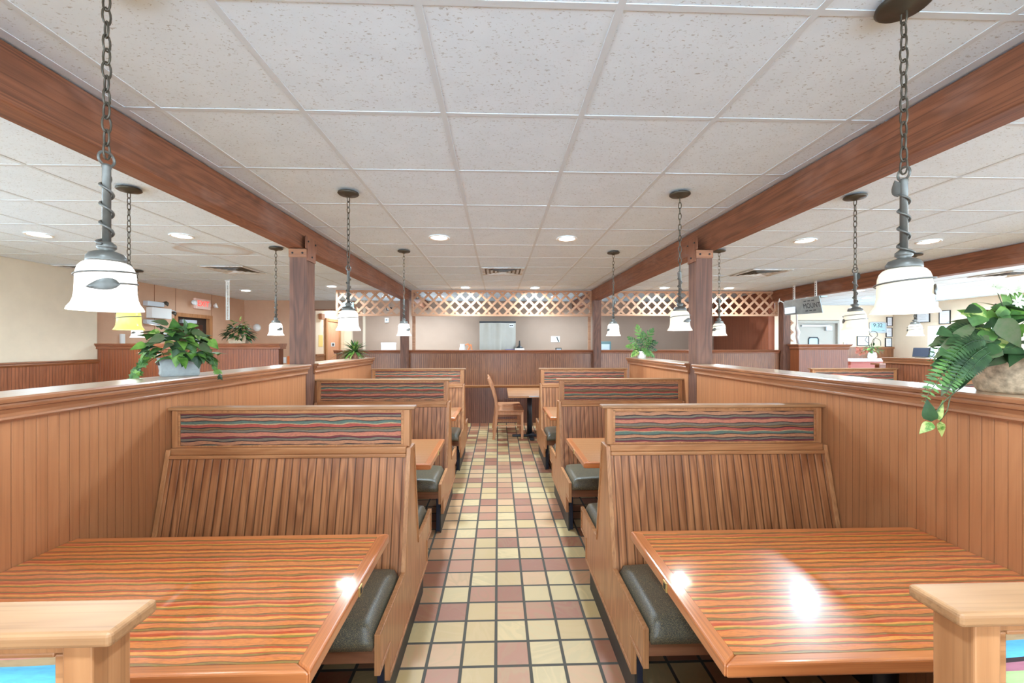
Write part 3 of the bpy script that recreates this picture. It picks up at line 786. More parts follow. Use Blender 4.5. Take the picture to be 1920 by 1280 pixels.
def make_chair(label):
    r = empty('dining_chair'); tag(r, label, 'chair', 'oak chairs at the dining table')
    # faces +x; seat .44 deep, .42 wide, .455 high
    st = MB(); vs = []; fs = []
    nx, ny = 10, 8
    for i in range(nx + 1):
        for j in range(ny + 1):
            x = -.20 + .44 * i / nx; y = (-.215 + .43 * j / ny) * (1 - .06 * (1 - i / nx))
            dip = -.010 * math.sin(pi * i / nx) * math.sin(pi * j / ny)
            vs.append((x, y, .462 + dip))
    for i in range(nx):
        for j in range(ny):
            a = i * (ny + 1) + j; fs.append((a, a + ny + 1, a + ny + 2, a + 1))
    o = len(vs); vs += [(p[0], p[1], .432) for p in vs]
    fs += [tuple(q + o for q in f[::-1]) for f in fs]
    bd = [i * (ny + 1) for i in range(nx + 1)] + [nx * (ny + 1) + j for j in range(1, ny + 1)] + [i * (ny + 1) + ny for i in range(nx - 1, -1, -1)] + [j for j in range(ny - 1, 0, -1)]
    for k in range(len(bd)): a, b = bd[k], bd[(k + 1) % len(bd)]; fs.append((a, b, b + o, a + o))
    st.add(vs, fs).build('seat', M['chairoak'], r, bevel=.008)
    for s in (-1, 1):
        bar(MB(), (.215, s * .185, 0), (.215, s * .185, .435), .038, .038).build('leg', M['chairoak'], r, bevel=.004)
        mb = MB(); pts = [(-.235, 0), (-.20, .25), (-.185, .44), (-.205, .62), (-.255, .80), (-.315, .935)]
        q = [(x + .021, z) for x, z in pts] + [(x - .021, z) for x, z in pts[::-1]]
        mb.prism(q, 'y', s * .195 - .016, s * .195 + .016)
        mb.build('leg', M['chairoak'], r, bevel=.004)
        bar(MB(), (.215, s * .185, .215), (-.20, s * .19, .215), .018, .03).build('stretcher', M['chairoak'], r, bevel=.003)
    ap = MB().box(-.18, .21, -.195, -.175, .385, .432).box(-.18, .21, .175, .195, .385, .432).box(.205, .225, -.175, .175, .385, .432).box(-.195, -.175, -.18, .18, .385, .432)
    ap.build('apron', M['chairoak'], r, bevel=.002)
    bar(MB(), (.215, -.18, .15), (.215, .18, .15), .03, .018).build('stretcher', M['chairoak'], r, bevel=.003)
    bar(MB(), (-.21, -.18, .17), (-.21, .18, .17), .03, .018).build('stretcher', M['chairoak'], r, bevel=.003)
    # crest rail and slats, following the rake of the back
    def bx(z): return -.205 - .05 * (z - .62) / .18 if z < .8 else -.255 - .06 * (z - .8) / .135
    cr = MB(); q = [(bx(.86) + .012, .86), (bx(.955) + .014, .955), (bx(.955) - .012, .958), (bx(.86) - .012, .86)]
    cr.prism(q, 'y', -.215, .215).build('crest_rail', M['chairoak'], r, bevel=.006)
    for y in (-.12, -.04, .04, .12):
        q = [(-.182, .44), (bx(.62) + .008, .62), (bx(.80) + .008, .80), (bx(.87) + .008, .87), (bx(.87) - .006, .87), (bx(.80) - .006, .80), (bx(.62) - .006, .62), (-.196, .44)]
        MB().prism(q, 'y', y - .018, y + .018).build('slat', M['chairoak'], r, bevel=.002)
    return r
ch = make_chair('oak chair facing the pedestal table, standing out in the aisle'); ch.location = (.165, 6.80, 0)
c = copy_thing(ch, (.15, 7.34 - .02, 0), R(2)); c['label'] = 'oak chair tucked close to the back partition, half behind the first chair'
c = copy_thing(ch, (1.15, 7.02, 0), R(180)); c['label'] = 'oak chair on the far side of the pedestal table, mostly behind the booth bench'

# ------------------------------------------------------------------ pendants
def leaf_pts(base, d, n, L, W, bend=0.0, fold=0.25, kind='lance', seg=7):
    d = Vector(d).normalized(); n = Vector(n); n = (n - d * n.dot(d)).normalized(); s = d.cross(n)
    vs = []; fs = []
    for i in range(seg + 1):
        t = i / seg
        if kind == 'heart': w = (sin(pi * min(1, t ** .55)) * .96 + .02) * (1 - .1 * t)
        elif kind == 'lance': w = sin(pi * t ** .8) ** .9
        else: w = sin(pi * t)
        w = max(w, .015) * W / 2
        p = Vector(base) + d * (L * t) + n * (-bend * L * t * t)
        vs += [p + s * w + n * (fold * w), p, p - s * w + n * (fold * w)]
    for i in range(seg):
        a = 3 * i; fs += [(a, a + 3, a + 4, a + 1), (a + 1, a + 4, a + 5, a + 2)]
    return vs, fs
CH_LINKS = 13
def pendant_meshes(shade):
    """parts hang from the ceiling at z = 0 of the lamp"""
    d = {}
    d['canopy'] = MB().lathe([(0, -.008), (.050, -.008), (.066, -.012), (.068, -.020), (.060, -.027), (.030, -.030), (.012, -.040), (0, -.042)], n=28).mesh('canopy', M['bronze'])
    mb = MB(); z = -.036; p = (.512 - .036) / CH_LINKS
    for i in range(CH_LINKS):
        zc = z - p * (i + .5); a, b = .0095, p * .5 + .0035; path = []
        for k in range(14):
            q = 2 * pi * k / 14; u = a * cos(q); w = b * sin(q); w = max(-b, min(b, w * 1.1))
            ph = (i % 2) * pi / 2 + .25 * sin(i * 1.7)
            path.append((u * cos(ph), u * sin(ph), zc + w))
        mb.tube(path, .0027, 7, closed=True)
    d['chain'] = mb.mesh('chain', M['bronze'])
    path = [(.019 * cos(q), 0, -.515 + .019 * sin(q)) for q in [2 * pi * k / 20 for k in range(20)]]
    d['ring'] = MB().tube(path, .0035, 8, closed=True).mesh('ring', M['iron'])
    d['rod'] = MB().lathe([(0, -.530), (.010, -.530), (.0115, -.536), (.0095, -.542), (.0095, -.742), (0, -.742)], n=14).mesh('rod', M['iron'])
    mb = MB(); path = []; rr = []
    for k in range(84):
        t = k / 83; q = 2 * pi * (3.4 * t) + 1.2; zz = -.575 - .175 * t
        r_ = .0135 + (.010 * max(0, (t - .86) / .14))
        path.append((r_ * cos(q), r_ * sin(q), zz)); rr.append(.0034 if t > .06 else .0024 + .001 * t / .06)
    mb.tube(path, rr, 7)
    vs, fs = leaf_pts((path[0][0], path[0][1], -.582), (.1, .1, 1), (cos(1.9), sin(1.9), .1), .052, .032, .0, -.35, 'lance')
    mb.add(vs, fs, 0, True)
    d['vine'] = mb.mesh('vine', M['iron'], fix=False)
    d['shade_holder'] = MB().lathe([(0, -.738), (.012, -.740), (.021, -.748), (.021, -.757), (.014, -.764), (.022, -.766), (.036, -.772), (.042, -.782), (.0425, -.792), (.041, -.797), (0, -.797)], n=28).mesh('shade_holder', M['iron'])
    pr = [(.040, -.795), (.049, -.800), (.0565, -.810), (.0605, -.824), (.0618, -.842), (.0622, -.862), (.063, -.880), (.065, -.895), (.069, -.907), (.0755, -.917), (.0785, -.924)]
    full = pr + [(.0785, -.926)] + [(r - .003, z) for r, z in pr[::-1]]
    d['glass_shade'] = MB().lathe(full, n=40).mesh('glass_shade', M[shade])
    mb = MB(); path = []
    for k in range(60):
        t = k / 59; q = -2 * pi * (1.28 * t); zz = -.816 - .040 * t
        rs = .0655 + .002 * sin(q * 2)
        path.append((rs * cos(q), rs * sin(q), zz))
    mb.tube(path, .0024, 6)
    q0 = -2 * pi * 1.28; vs = []; fs = []; sg = 8
    for i in range(sg + 1):
        t = i / sg; q = q0 - t * 1.0; w = .0150 * (sin(pi * t ** .75) ** .85) + .0006; zz = -.858 - .012 * t * t
        rs = .0655 + .002
        for c_ in (1, 0, -1): vs.append(((rs + (.003 if c_ == 0 else 0)) * cos(q), (rs + (.003 if c_ == 0 else 0)) * sin(q), zz + c_ * w))
    for i in range(sg):
        a = 3 * i; fs += [(a, a + 3, a + 4, a + 1), (a + 1, a + 4, a + 5, a + 2)]
    mb.add(vs, fs, 0, True)
    d['shade_vine'] = mb.mesh('shade_vine', M['iron'], fix=False)
    d['bulb'] = MB().lathe([(0, -.806), (.012, -.806), (.014, -.822), (.024, -.842), (.026, -.858), (.018, -.876), (0, -.882)], n=16).mesh('bulb', M['bulb'])
    return d
PM = {k: pendant_meshes(k) for k in ('shade_white', 'shade_cream', 'shade_yellow')}
pl = {}
for nm, w in (('shade_white', PEND_W), ('shade_cream', PEND_W * .85), ('shade_yellow', PEND_W * .5)):
    l = bpy.data.lights.new('pendant_light', 'POINT'); l.energy = w; l.color = PEND_COL; l.shadow_soft_size = .03; pl[nm] = l
def pendant(x, y, shade, rz, label, tilt=0.0):
    r = empty('pendant_lamp', (x, y, CEIL), rz); tag(r, label, 'pendant lamp', 'vine pendant lamps')
    r.rotation_euler = (0, tilt, rz)
    for k, me in PM[shade].items():
        o = bpy.data.objects.new(k, me); COL.objects.link(o); o.parent = r
    lo = bpy.data.objects.new('pendant_light', pl[shade]); COL.objects.link(lo); lo.parent = r; lo.location = (0, 0, -.925)
    return r
W_, C_, Y_ = 'shade_white', 'shade_cream', 'shade_yellow'
pendant(-1.062, 1.172, W_, R(76), 'large white bell pendant over the striped table by the ivy planter wall')
pendant(1.195, 1.195, C_, R(88), 'large cream bell pendant over the striped table by the fern basket wall')
pendant(-.994, 2.815, W_, R(239), 'white bell pendant over the second booth table by the ivy planter wall')
pendant(1.214, 2.76, C_, R(62), 'cream bell pendant over the second booth table by the fern basket wall')
pendant(-1.015, 4.55, W_, R(97), 'small white bell pendant over the last booth table by the ivy planter wall')
pendant(1.262, 4.55, W_, R(-36), 'small white bell pendant over the last booth table by the fern basket wall')
pendant(-2.388, 2.79, Y_, R(-100), 'yellow bell pendant hanging beyond the ivy planter wall')
pendant(-2.324, 4.46, W_, R(100), 'white bell pendant hanging beside the ivy-side post, in front of the box planter partition')
pendant(-4.94, 5.90, W_, R(40), 'white bell pendant half behind the yellow pendant and the ivy')
pendant(2.428, 2.77, C_, R(-80), 'cream bell pendant in front of the white swing door')
pendant(2.372, 4.42, C_, R(-39), 'cream bell pendant beside the fern-side post, in front of the brown panelled wall')
pendant(4.681, 4.55, C_, R(-90), 'cream bell pendant beside the framed certificates')

# ------------------------------------------------------------------ ceiling fixtures
dl_trim = MB().lathe([(.074, -.001), (.098, -.001), (.100, -.005), (.094, -.010), (.078, -.008), (.074, -.001)], n=32).mesh('trim_ring', M['white'])
dl_disc = MB().lathe([(0, -.003), (.075, -.003), (.075, -.001), (0, -.001)], n=32).mesh('lamp', M['bulb'])
dl_light = bpy.data.lights.new('downlight_lamp', 'AREA'); dl_light.shape = 'DISK'; dl_light.size = .15; dl_light.energy = DOWN_W; dl_light.color = DOWN_COL; dl_light.spread = R(165)
dl_back = dl_light.copy(); dl_back.energy = DOWN_W * .75
def downlight(x, y, label):
    r = empty('recessed_downlight', (x, y, CEIL - .003)); tag(r, label, 'ceiling light', 'recessed downlights')
    for nm, me in (('trim_ring', dl_trim), ('lamp', dl_disc)):
        o = bpy.data.objects.new(nm, me); COL.objects.link(o); o.parent = r
    o = bpy.data.objects.new('downlight_lamp', dl_back if y > 7 or y < 1 else dl_light); COL.objects.link(o); o.parent = r; o.location = (0, 0, -.012)
DL = [(-3.85, 11.0, 'recessed downlight lighting the corridor beyond the opening'),  # corridor lamp added as brightening, its fixture is not in sight
      (-4.25, 4.02, 'recessed downlight above the cream wall, left of the big white pendant rod'),
      (-2.96, 4.02, 'recessed downlight between the yellow pendant chain and the ivy-side beam'),
      (-.56, 4.0, 'recessed downlight over the aisle on the ivy side of the air vent'),
      (.66, 4.0, 'recessed downlight over the aisle on the fern side of the air vent'),
      (3.0, 4.0, 'recessed downlight over the fern-side hall, between beam and cream pendant'),
      (4.25, 4.0, 'recessed downlight behind the big cream pendant rod'),
      (-4.78, 8.1, 'recessed downlight glowing beside the hanging perforated strip'),
      (-2.92, 7.45, 'recessed downlight glowing above the end of the short lattice'),
      (-2.36, 8.9, 'recessed downlight glimpsed through the short lattice'),
      (-.59, 7.52, 'recessed downlight over the long middle lattice, toward the ivy side'),
      (.66, 7.52, 'recessed downlight over the long middle lattice, toward the fern side'),
      (-1.233, 8.95, 'recessed downlight seen through the middle lattice near the ivy-side post'),
      (1.204, 8.9, 'recessed downlight seen through the middle lattice near the fern-side post'),
      (2.99, 7.45, 'recessed downlight over the lattice just beside the fern-side post'),
      (4.18, 7.45, 'recessed downlight over the far end of the lattice'),
      (6.82, 8.95, 'recessed downlight glowing just above the steel bracket plate'),
      (6.81, 7.70, 'recessed downlight half hidden behind the cream pendant and dark beam'),
      (8.10, 8.95, 'recessed downlight beyond the dark beam, above the clock'),
      (9.55, 8.7, 'recessed downlight above the certificates on the side wall'),
      (9.5, 7.6, 'recessed downlight behind the white flowers of the fern basket')]
for d in DL: downlight(*d)
# unseen extra downlights added for lighting, carrying the grid on out of view
for x, y in ((-4.2, .4), (-.56, -.1), (.66, -.1), (4.2, .4), (-4.2, -2.6), (-.56, -2.6), (.66, -2.6), (4.2, -2.6), (7.6, .4), (7.6, 4.2), (7.6, -2.6)):
    downlight(x, y, 'recessed downlight over the part of the hall behind the camera')
def vent(x, y, sx, label, dirty):
    r = empty('ceiling_vent', (x, y, CEIL - .003)); tag(r, label, 'air vent', 'ceiling air vents')
    h = .285
    fr = MB().ring([(-h, -h), (h, -h), (h, h), (-h, h)], [(-h + .04, -h + .04), (h - .04, -h + .04), (h - .04, h - .04), (-h + .04, h - .04)], 'z', -.012, 0)
    fr.build('frame', M[dirty], r, bevel=.003)
    MB().box(-h + .04, h - .04, -h + .04, h - .04, -.004, -.001).build('duct_opening', M['ventdark'], r)
    lv = MB()
    for k, a in enumerate((.22, .165, .11, .06)):
        b = a - .030
        lv.add([(-a, -a, -.016 - .002 * k), (a, -a, -.016 - .002 * k), (a, a, -.016 - .002 * k), (-a, a, -.016 - .002 * k), (-b, -b, -.005), (b, -b, -.005), (b, b, -.005), (-b, b, -.005)],
               [(0, 1, 5, 4), (1, 2, 6, 5), (2, 3, 7, 6), (3, 0, 4, 7)])
    lv.build('louvers', M[dirty], r)
    return r
M['ventdark'] = plain('vent_dark', lin(120, 108, 92), 0.8)
def dirtymat():
    m, nt, b = new_mat('dusty_vent')
    o, v = objco(nt)
    f = noise(nt, v, 9, 4, 0.65)
    nt.links.new(ramp(nt, f, [(0.46, lin(216, 220, 222)), (0.70, lin(174, 156, 130))]), b.inputs['Base Color']); b.inputs['Roughness'].default_value = .6
    return m
M['dusty'] = dirtymat()
vy = 5.823
vent(.064, vy, 0, 'square ceiling air vent over the aisle between the two beams', 'dusty')
vent(3.722, vy, 0, 'dusty ceiling air vent beyond the fern-side beam', 'dusty')
vent(-3.594, vy, 0, 'stained ceiling air vent beyond the ivy-side beam', 'dusty')
vent(-5.42, vy, 0, 'ceiling air vent at the top of the cream wall', 'dusty')
vent(7.38, vy, 0, 'dusty ceiling air vent beyond the dark beam', 'dusty')

# ------------------------------------------------------------------ plants
def leaf_dir(a, el): return Vector((cos(a) * cos(el), sin(a) * cos(el), sin(el)))
def ivy_leaf(mb, base, d, n, L, mi):
    """five-lobed leaf"""
    d = Vector(d).normalized(); n = Vector(n); n = (n - d * n.dot(d)).normalized(); s = d.cross(n); b = Vector(base)
    out = [(-.05, .0), (-.14, .20), (-.02, .42), (.20, .30), (.34, .56), (.52, .26), (.66, .20), (1.0, 0)]
    pts = out + [(u, -w) for u, w in out[-2:0:-1]]
    c = b + d * (.34 * L) + n * (.05 * L)
    vs = [c] + [b + d * (u * L) + s * (w * L) - n * (.22 * L * (w * w * 2 + max(0, u - .4) ** 2)) for u, w in pts]
    k = len(pts)
    mb.add(vs, [(0, 1 + i, 1 + (i + 1) % k) for i in range(k)], mi, False)
def put_leaf(mb, base, d, n, L, W, mi, kind='heart', bend=.25, fold=.18):
    vs, fs = leaf_pts(base, d, n, L, W, bend, fold, kind); mb.add(vs, fs, mi, True)
def fern(mb, base, d, n, L, w, mi, droop=.6, k=16, stem_mi=0):
    d = Vector(d).normalized(); n = Vector(n); n = (n - d * n.dot(d)).normalized(); s = d.cross(n)
    P = []
    for i in range(k + 1):
        t = i / k; P.append(Vector(base) + d * (L * t * (1 - .12 * t)) + Vector((0, 0, -1)) * (droop * L * t * t))
    mb.tube(P, [.0022 * (1 - .6 * i / k) for i in range(k + 1)], 5, stem_mi)
    for i in range(2, k + 1):
        t = i / k; tg = (P[i] - P[i - 1]).normalized(); sd = tg.cross(n).normalized(); nn = sd.cross(tg)
        ll = w * (sin(pi * (.12 + .86 * t)) ** .7)
        for sg in (-1, 1):
            put_leaf(mb, P[i], sd * sg * .9 + tg * .35, nn, ll, ll * .30, mi, 'lance', .15, .1)
# --- ivy planter on the ivy-side half wall
r = empty('ivy_planter', (-1.705, 2.30, 1.331)); tag(r, 'leafy ivy plant in a whitewashed box pot on the half wall', 'plant')
pot = MB()
for zz, e in ((0, 0),): pass
q0 = [(-.055, -.115), (.055, -.115), (.055, .115), (-.055, .115)]
vs = []
for z, k in ((0, .92), (.012, .97), (.03, .95), (.088, 1.06), (.098, 1.08), (.098, .98), (.075, .95)):
    vs += [(x * k * .95, y * k * .84, z) for x, y in q0]
fs = [(3, 2, 1, 0)]
for j in range(6):
    for i in range(4): fs.append((4 * j + i, 4 * j + (i + 1) % 4, 4 * j + 4 + (i + 1) % 4, 4 * j + 4 + i))
fs.append((24, 25, 26, 27))
pot.add(vs, fs).build('pot', M['stonepot'], r, bevel=.006)
r.rotation_euler = (0, 0, R(-46)); r.scale = (.88, .88, 1)
rnd = random.Random(3)
fo = MB()
# local frame: camera lies toward (-x?) world (1.7,-2.3); in local axes turned by -48 deg
ca = math.atan2(-2.30, 1.705) + R(46)
def arr(cx, cy, cz, rx, ry, rz, n, L0, L1, pick, spread=1.0, elmin=-.45, elmax=1.35):
    for i in range(n):
        a = rnd.uniform(0, 2 * pi); el = rnd.uniform(elmin, elmax); u = leaf_dir(a, el)
        k = rnd.uniform(.62, 1.0)
        p = Vector((cx + u.x * rx * k, cy + u.y * ry * k, cz + max(-.9, u.z) * rz * k))
        d = Vector((u.x, u.y, u.z * .35 - .28)) + Vector((rnd.uniform(-.4, .4), rnd.uniform(-.4, .4), rnd.uniform(-.25, .3)))
        nn = u * .55 + Vector((0, 0, .75)) + Vector((rnd.uniform(-.3, .3), rnd.uniform(-.3, .3), 0))
        pick(p, d, nn, rnd.uniform(L0, L1))
def pk(p, d, n, L):
    q = rnd.random()
    if q < .42: ivy_leaf(fo, p, d, n, L * 1.05, 1 if q < .2 else (2 if q < .34 else 0))
    else: put_leaf(fo, p, d, n, L, L * .62, rnd.choice([0, 1, 1, 2, 3]), 'heart')
arr(0, 0, .14, .10, .165, .125, 84, .065, .105, pk)
def pk2(p, d, n, L): ivy_leaf(fo, p, d, n, L, rnd.choice([0, 1, 1, 2]))
for sgn in (-1, 1):
    for i in range(30):
        t = rnd.random(); yy = sgn * (.12 + .085 * t + rnd.uniform(-.015, .015))
        p = Vector((rnd.uniform(-.07, .04), yy, .16 - .165 * t + rnd.uniform(-.02, .02)))
        ivy_leaf(fo, p, Vector((rnd.uniform(-.6, .6), sgn * rnd.uniform(.1, .8), -.6)), Vector((cos(ca), sin(ca), .6)), rnd.uniform(.026, .045), rnd.choice([0, 1, 1, 2, 0]))
# big leaves on top and in front, facing the hall
cdir = Vector((cos(ca), sin(ca), 0)); sd = Vector((-sin(ca), cos(ca), 0))
for (u, z, L, W, du, dz, mi, knd) in ((-.05, .275, .085, .045, -.6, .15, 3, 'heart'), (.03, .265, .065, .045, .7, .1, 0, 'heart'), (-.09, .235, .06, .04, -.8, -.1, 4, 'heart'),
                                      (.055, .24, .09, .05, .9, -.25, 3, 'heart'), (.09, .235, .05, .045, .1, -.9, 4, 'heart'), (-.07, .215, .10, .06, -.75, -.45, 3, 'heart'),
                                      (.09, .17, .085, .065, .8, -.5, 3, 'heart'), (-.01, .13, .085, .05, -.1, -1, 0, 'ivy'), (.05, .18, .075, .05, .3, -.8, 1, 'ivy'), (.0, .17, .08, .05, -.4, -.8, 2, 'ivy'),
                                      (.08, .12, .085, .05, .15, -1, 2, 'ivy'), (.14, .19, .07, .06, .7, -.6, 0, 'heart'), (-.15, .17, .075, .05, -.9, -.3, 0, 'heart')):
    p = sd * u + cdir * (.085 if z < .22 else .03) + Vector((0, 0, z)); d = sd * du + Vector((0, 0, dz)) + cdir * .25
    n = cdir * .8 + Vector((0, 0, .7))
    if knd == 'ivy': ivy_leaf(fo, p, d, n, L, mi)
    else: put_leaf(fo, p, d, n, L, W, mi, 'heart', .15, .12)
for a in range(10):
    q = rnd.uniform(0, 6.28); fo.tube([(0, rnd.uniform(-.08, .08), .07), (.06 * cos(q), .10 * sin(q), .15), (.09 * cos(q), .15 * sin(q), .17)], .0018, 5, 1)
fo.build('foliage', LG, r, fix=False)
MB().box(-.05, .05, -.105, .105, .06, .082).build('soil', M['soil'], r)

# --- fern basket on the fern-side half wall
r = empty('fern_basket', (1.815, 1.415, 1.331)); tag(r, 'trailing fern and pothos in a coarse stone-look basket on the half wall', 'plant')
mb = MB()
n = 40; vs = []; fs = []
prof = [(.0, .0), (.088, .0), (.094, .01), (.104, .05), (.116, .09), (.124, .122), (.127, .130), (.118, .132), (.110, .118), (0, .112)]
for r_, z in prof:
    for i in range(n):
        a = 2 * pi * i / n; wob = 1 + (.016 * sin(a * 7 + z * 60) + .012 * sin(a * 17 - z * 130) if .01 < z < .125 and r_ > .05 else 0)
        vs.append((r_ * .98 * wob * cos(a), r_ * 1.12 * wob * sin(a), z))
for j in range(len(prof) - 1):
    for i in range(n): fs.append((j * n + i, j * n + (i + 1) % n, (j + 1) * n + (i + 1) % n, (j + 1) * n + i))
mb.add(vs, fs, 0, True).build('basket', M['basket'], r)
r.rotation_euler = (0, 0, R(-30))
inv = Matrix.Rotation(R(30), 3, 'Z')
def LW(x, y, z): return inv @ (Vector((x, y, z)) - Vector((1.815, 1.415, 1.331)))
def DW(x, y, z): return inv @ Vector((x, y, z))
# view frame at the basket: s = screen right, f = away from camera
f_ = Vector((1.815, 1.415, 0)).normalized()
F3 = Vector((sin(math.atan(26 / 785)), cos(math.atan(26 / 785)), 0)); S3 = Vector((F3.y, -F3.x, 0))
def PX(px, py, dep):
    """point of the plant seen at a picture position, given its distance along the view"""
    return Vector((0, 0, 1.5)) + F3 * dep + S3 * ((px - 960) / 785 * dep) + Vector((0, 0, (645 - py) / 785 * dep))
fo = MB(); rnd = random.Random(11)
def lp(v): return inv @ (v - Vector((1.815, 1.415, 1.331)))
def ld(v): return inv @ v
def hl(px, py, qx, qy, dep, W, mi, kind='heart', bend=.12, fold=.12, nz=.8, dq=0.0):
    a, b = PX(px, py, dep), PX(qx, qy, dep + dq); d = b - a
    nn = -(F3 * .85 + S3 * .9) + Vector((0, 0, nz * .55))
    vs, fs = leaf_pts(lp(a), ld(d), ld(nn), d.length, W, bend, fold, kind); fo.add(vs, fs, mi, True)
D0 = 1.44
# leaves read off the picture: base, tip, depth, width
for a in ((1850, 590, 1806, 586, 1.40, .055, 4, 'heart'), (1846, 598, 1800, 580, 1.42, .05, 0, 'heart'), (1856, 618, 1792, 640, 1.41, .045, 4, 'heart'),
          (1860, 622, 1830, 646, 1.38, .05, 1, 'heart'), (1830, 604, 1752, 668, 1.40, .04, 3, 'lance'), (1834, 596, 1765, 620, 1.46, .03, 3, 'lance'),
          (1846, 608, 1746, 642, 1.43, .045, 3, 'lance'), (1872, 597, 1922, 655, 1.34, .062, 3, 'heart'), (1866, 585, 1915, 600, 1.40, .06, 0, 'heart'),
          (1900, 580, 1862, 574, 1.46, .055, 1, 'heart'), (1906, 576, 1880, 552, 1.47, .055, 0, 'heart'), (1925, 560, 1884, 556, 1.47, .05, 0, 'heart'), (1918, 578, 1892, 598, 1.40, .05, 1, 'heart'),
          (1880, 655, 1815, 672, 1.36, .045, 3, 'heart'), (1890, 640, 1855, 652, 1.38, .04, 4, 'heart'), (1880, 640, 1842, 640, 1.40, .05, 2, 'heart'), (1915, 650, 1880, 660, 1.36, .05, 2, 'heart'),
          (1825, 690, 1797, 730, 1.40, .03, 2, 'heart'), (1815, 672, 1790, 688, 1.40, .045, 2, 'heart'), (1803, 700, 1786, 736, 1.39, .032, 1, 'heart'), (1785, 706, 1764, 742, 1.40, .03, 3, 'heart'),
          (1822, 670, 1826, 696, 1.36, .022, 4, 'heart'), (1806, 690, 1800, 716, 1.37, .02, 4, 'heart'),
          (1746, 790, 1738, 748, 1.40, .042, 2, 'heart'), (1760, 788, 1768, 748, 1.40, .018, 4, 'heart'), (1748, 792, 1724, 812, 1.39, .034, 4, 'heart'), (1764, 790, 1766, 820, 1.40, .022, 4, 'heart')):
    hl(*a)
def pk(p, d, n, L):
    q = rnd.random(); put_leaf(fo, p, d, n, L, L * .55, rnd.choice([0, 1, 1, 2, 2, 3, 4]), 'heart')
arr(0, 0, .17, .12, .15, .12, 60, .06, .10, pk, elmin=-.2)
arr(.0, -.0, .14, .15, .17, .05, 70, .05, .08, lambda p, d, n, L: put_leaf(fo, p, d, n, L, L * .5, 2, 'heart'), elmin=-.3, elmax=.5)
# drooping fern fronds
def fr(px, py, qx, qy, dep, w, mi, sag=.10, k=17):
    a, b = PX(px, py, dep), PX(qx, qy, dep); P = []
    for i in range(k + 1):
        t = i / k; P.append(lp(a.lerp(b, t) + Vector((0, 0, sag * 4 * t * (1 - t) * .35))))
    fo.tube(P, [.002 * (1 - .6 * i / k) for i in range(k + 1)], 5, 2)
    nn = ld(-(F3 * .8 + S3 * .3) + Vector((0, 0, .5)))
    for i in range(2, k + 1):
        t = i / k; tg = (P[i] - P[i - 1]).normalized(); sdv = tg.cross(nn).normalized(); n2 = sdv.cross(tg); ll = w * (sin(pi * (.14 + .84 * t)) ** .6)
        for sg in (-1, 1): put_leaf(fo, P[i], sdv * sg + tg * .3, n2, ll, ll * .34, mi, 'lance', .1, .08)
fr(1838, 630, 1730, 738, 1.43, .030, 1, .12)
fr(1826, 650, 1732, 752, 1.38, .036, 1, .06)
fr(1822, 660, 1772, 742, 1.37, .030, 1, .03)
fr(1850, 622, 1760, 660, 1.42, .034, 2, .10)
fr(1856, 640, 1770, 690, 1.36, .030, 2, .10)
for a in ((1846, 636, 1752, 700, 1.41, .034, 2, .10), (1850, 650, 1786, 716, 1.36, .032, 2, .05), (1842, 628, 1742, 676, 1.45, .030, 1, .12), (1856, 660, 1806, 712, 1.35, .030, 2, .03),
          (1840, 644, 1762, 722, 1.40, .032, 1, .08), (1862, 632, 1790, 664, 1.40, .032, 2, .08)): fr(*a)
for i in range(46):
    px, py, dp = rnd.uniform(1772, 1905), rnd.uniform(618, 676), rnd.uniform(1.36, 1.50)
    if py > 690 - (px - 1772) * .1: continue
    hl(px, py, px - rnd.uniform(14, 44), py + rnd.uniform(-6, 34), dp, rnd.uniform(.03, .055), rnd.choice([2, 2, 1, 2, 3, 1]))
for i in range(22):
    px, py, dp = rnd.uniform(1835, 1925), rnd.uniform(566, 628), rnd.uniform(1.38, 1.52)
    hl(px, py, px - rnd.uniform(10, 40), py + rnd.uniform(-14, 22), dp, rnd.uniform(.035, .06), rnd.choice([0, 1, 1, 2, 4]))
# long stem, trailing vine
fo.tube(curve([lp(PX(1884, 640, 1.4)), lp(PX(1835, 640, 1.41)), lp(PX(1790, 655, 1.42)), lp(PX(1752, 668, 1.43))]), .0018, 5, 3)
fo.tube(curve([lp(PX(1812, 720, 1.42)), lp(PX(1782, 742, 1.39)), lp(PX(1762, 762, 1.40)), lp(PX(1746, 790, 1.40))]), .0018, 5, 3)
fo.tube([lp(PX(1782, 742, 1.39)), lp(PX(1776, 770, 1.40)), lp(PX(1762, 790, 1.40))], .0016, 5, 3)
# pale star flowers
for px, py, dep in ((1866, 537, 1.46), (1890, 542, 1.46), (1908, 566, 1.42), (1901, 540, 1.48)):
    c = PX(px, py, dep)
    for i in range(9):
        a = 2 * pi * i / 9 + px; d = S3 * cos(a) + Vector((0, 0, 1)) * sin(a) * .8 - F3 * .3
        vs, fs = leaf_pts(lp(c), ld(d), ld(-F3 + Vector((0, 0, .3))), .030, .011, .05, .05, 'lance', 4); fo.add(vs, fs, 5, True)
    fo.tube([lp(c), lp(PX(px + 14, py + 36, dep)), lp(PX(1900, 620, dep - .02))], .0014, 5, 3)
fo.build('foliage', LG, r, fix=False)
MB().lathe([(0, .118), (.085, .116), (.088, .110), (0, .108)], n=24).build('soil', M['soil'], r)

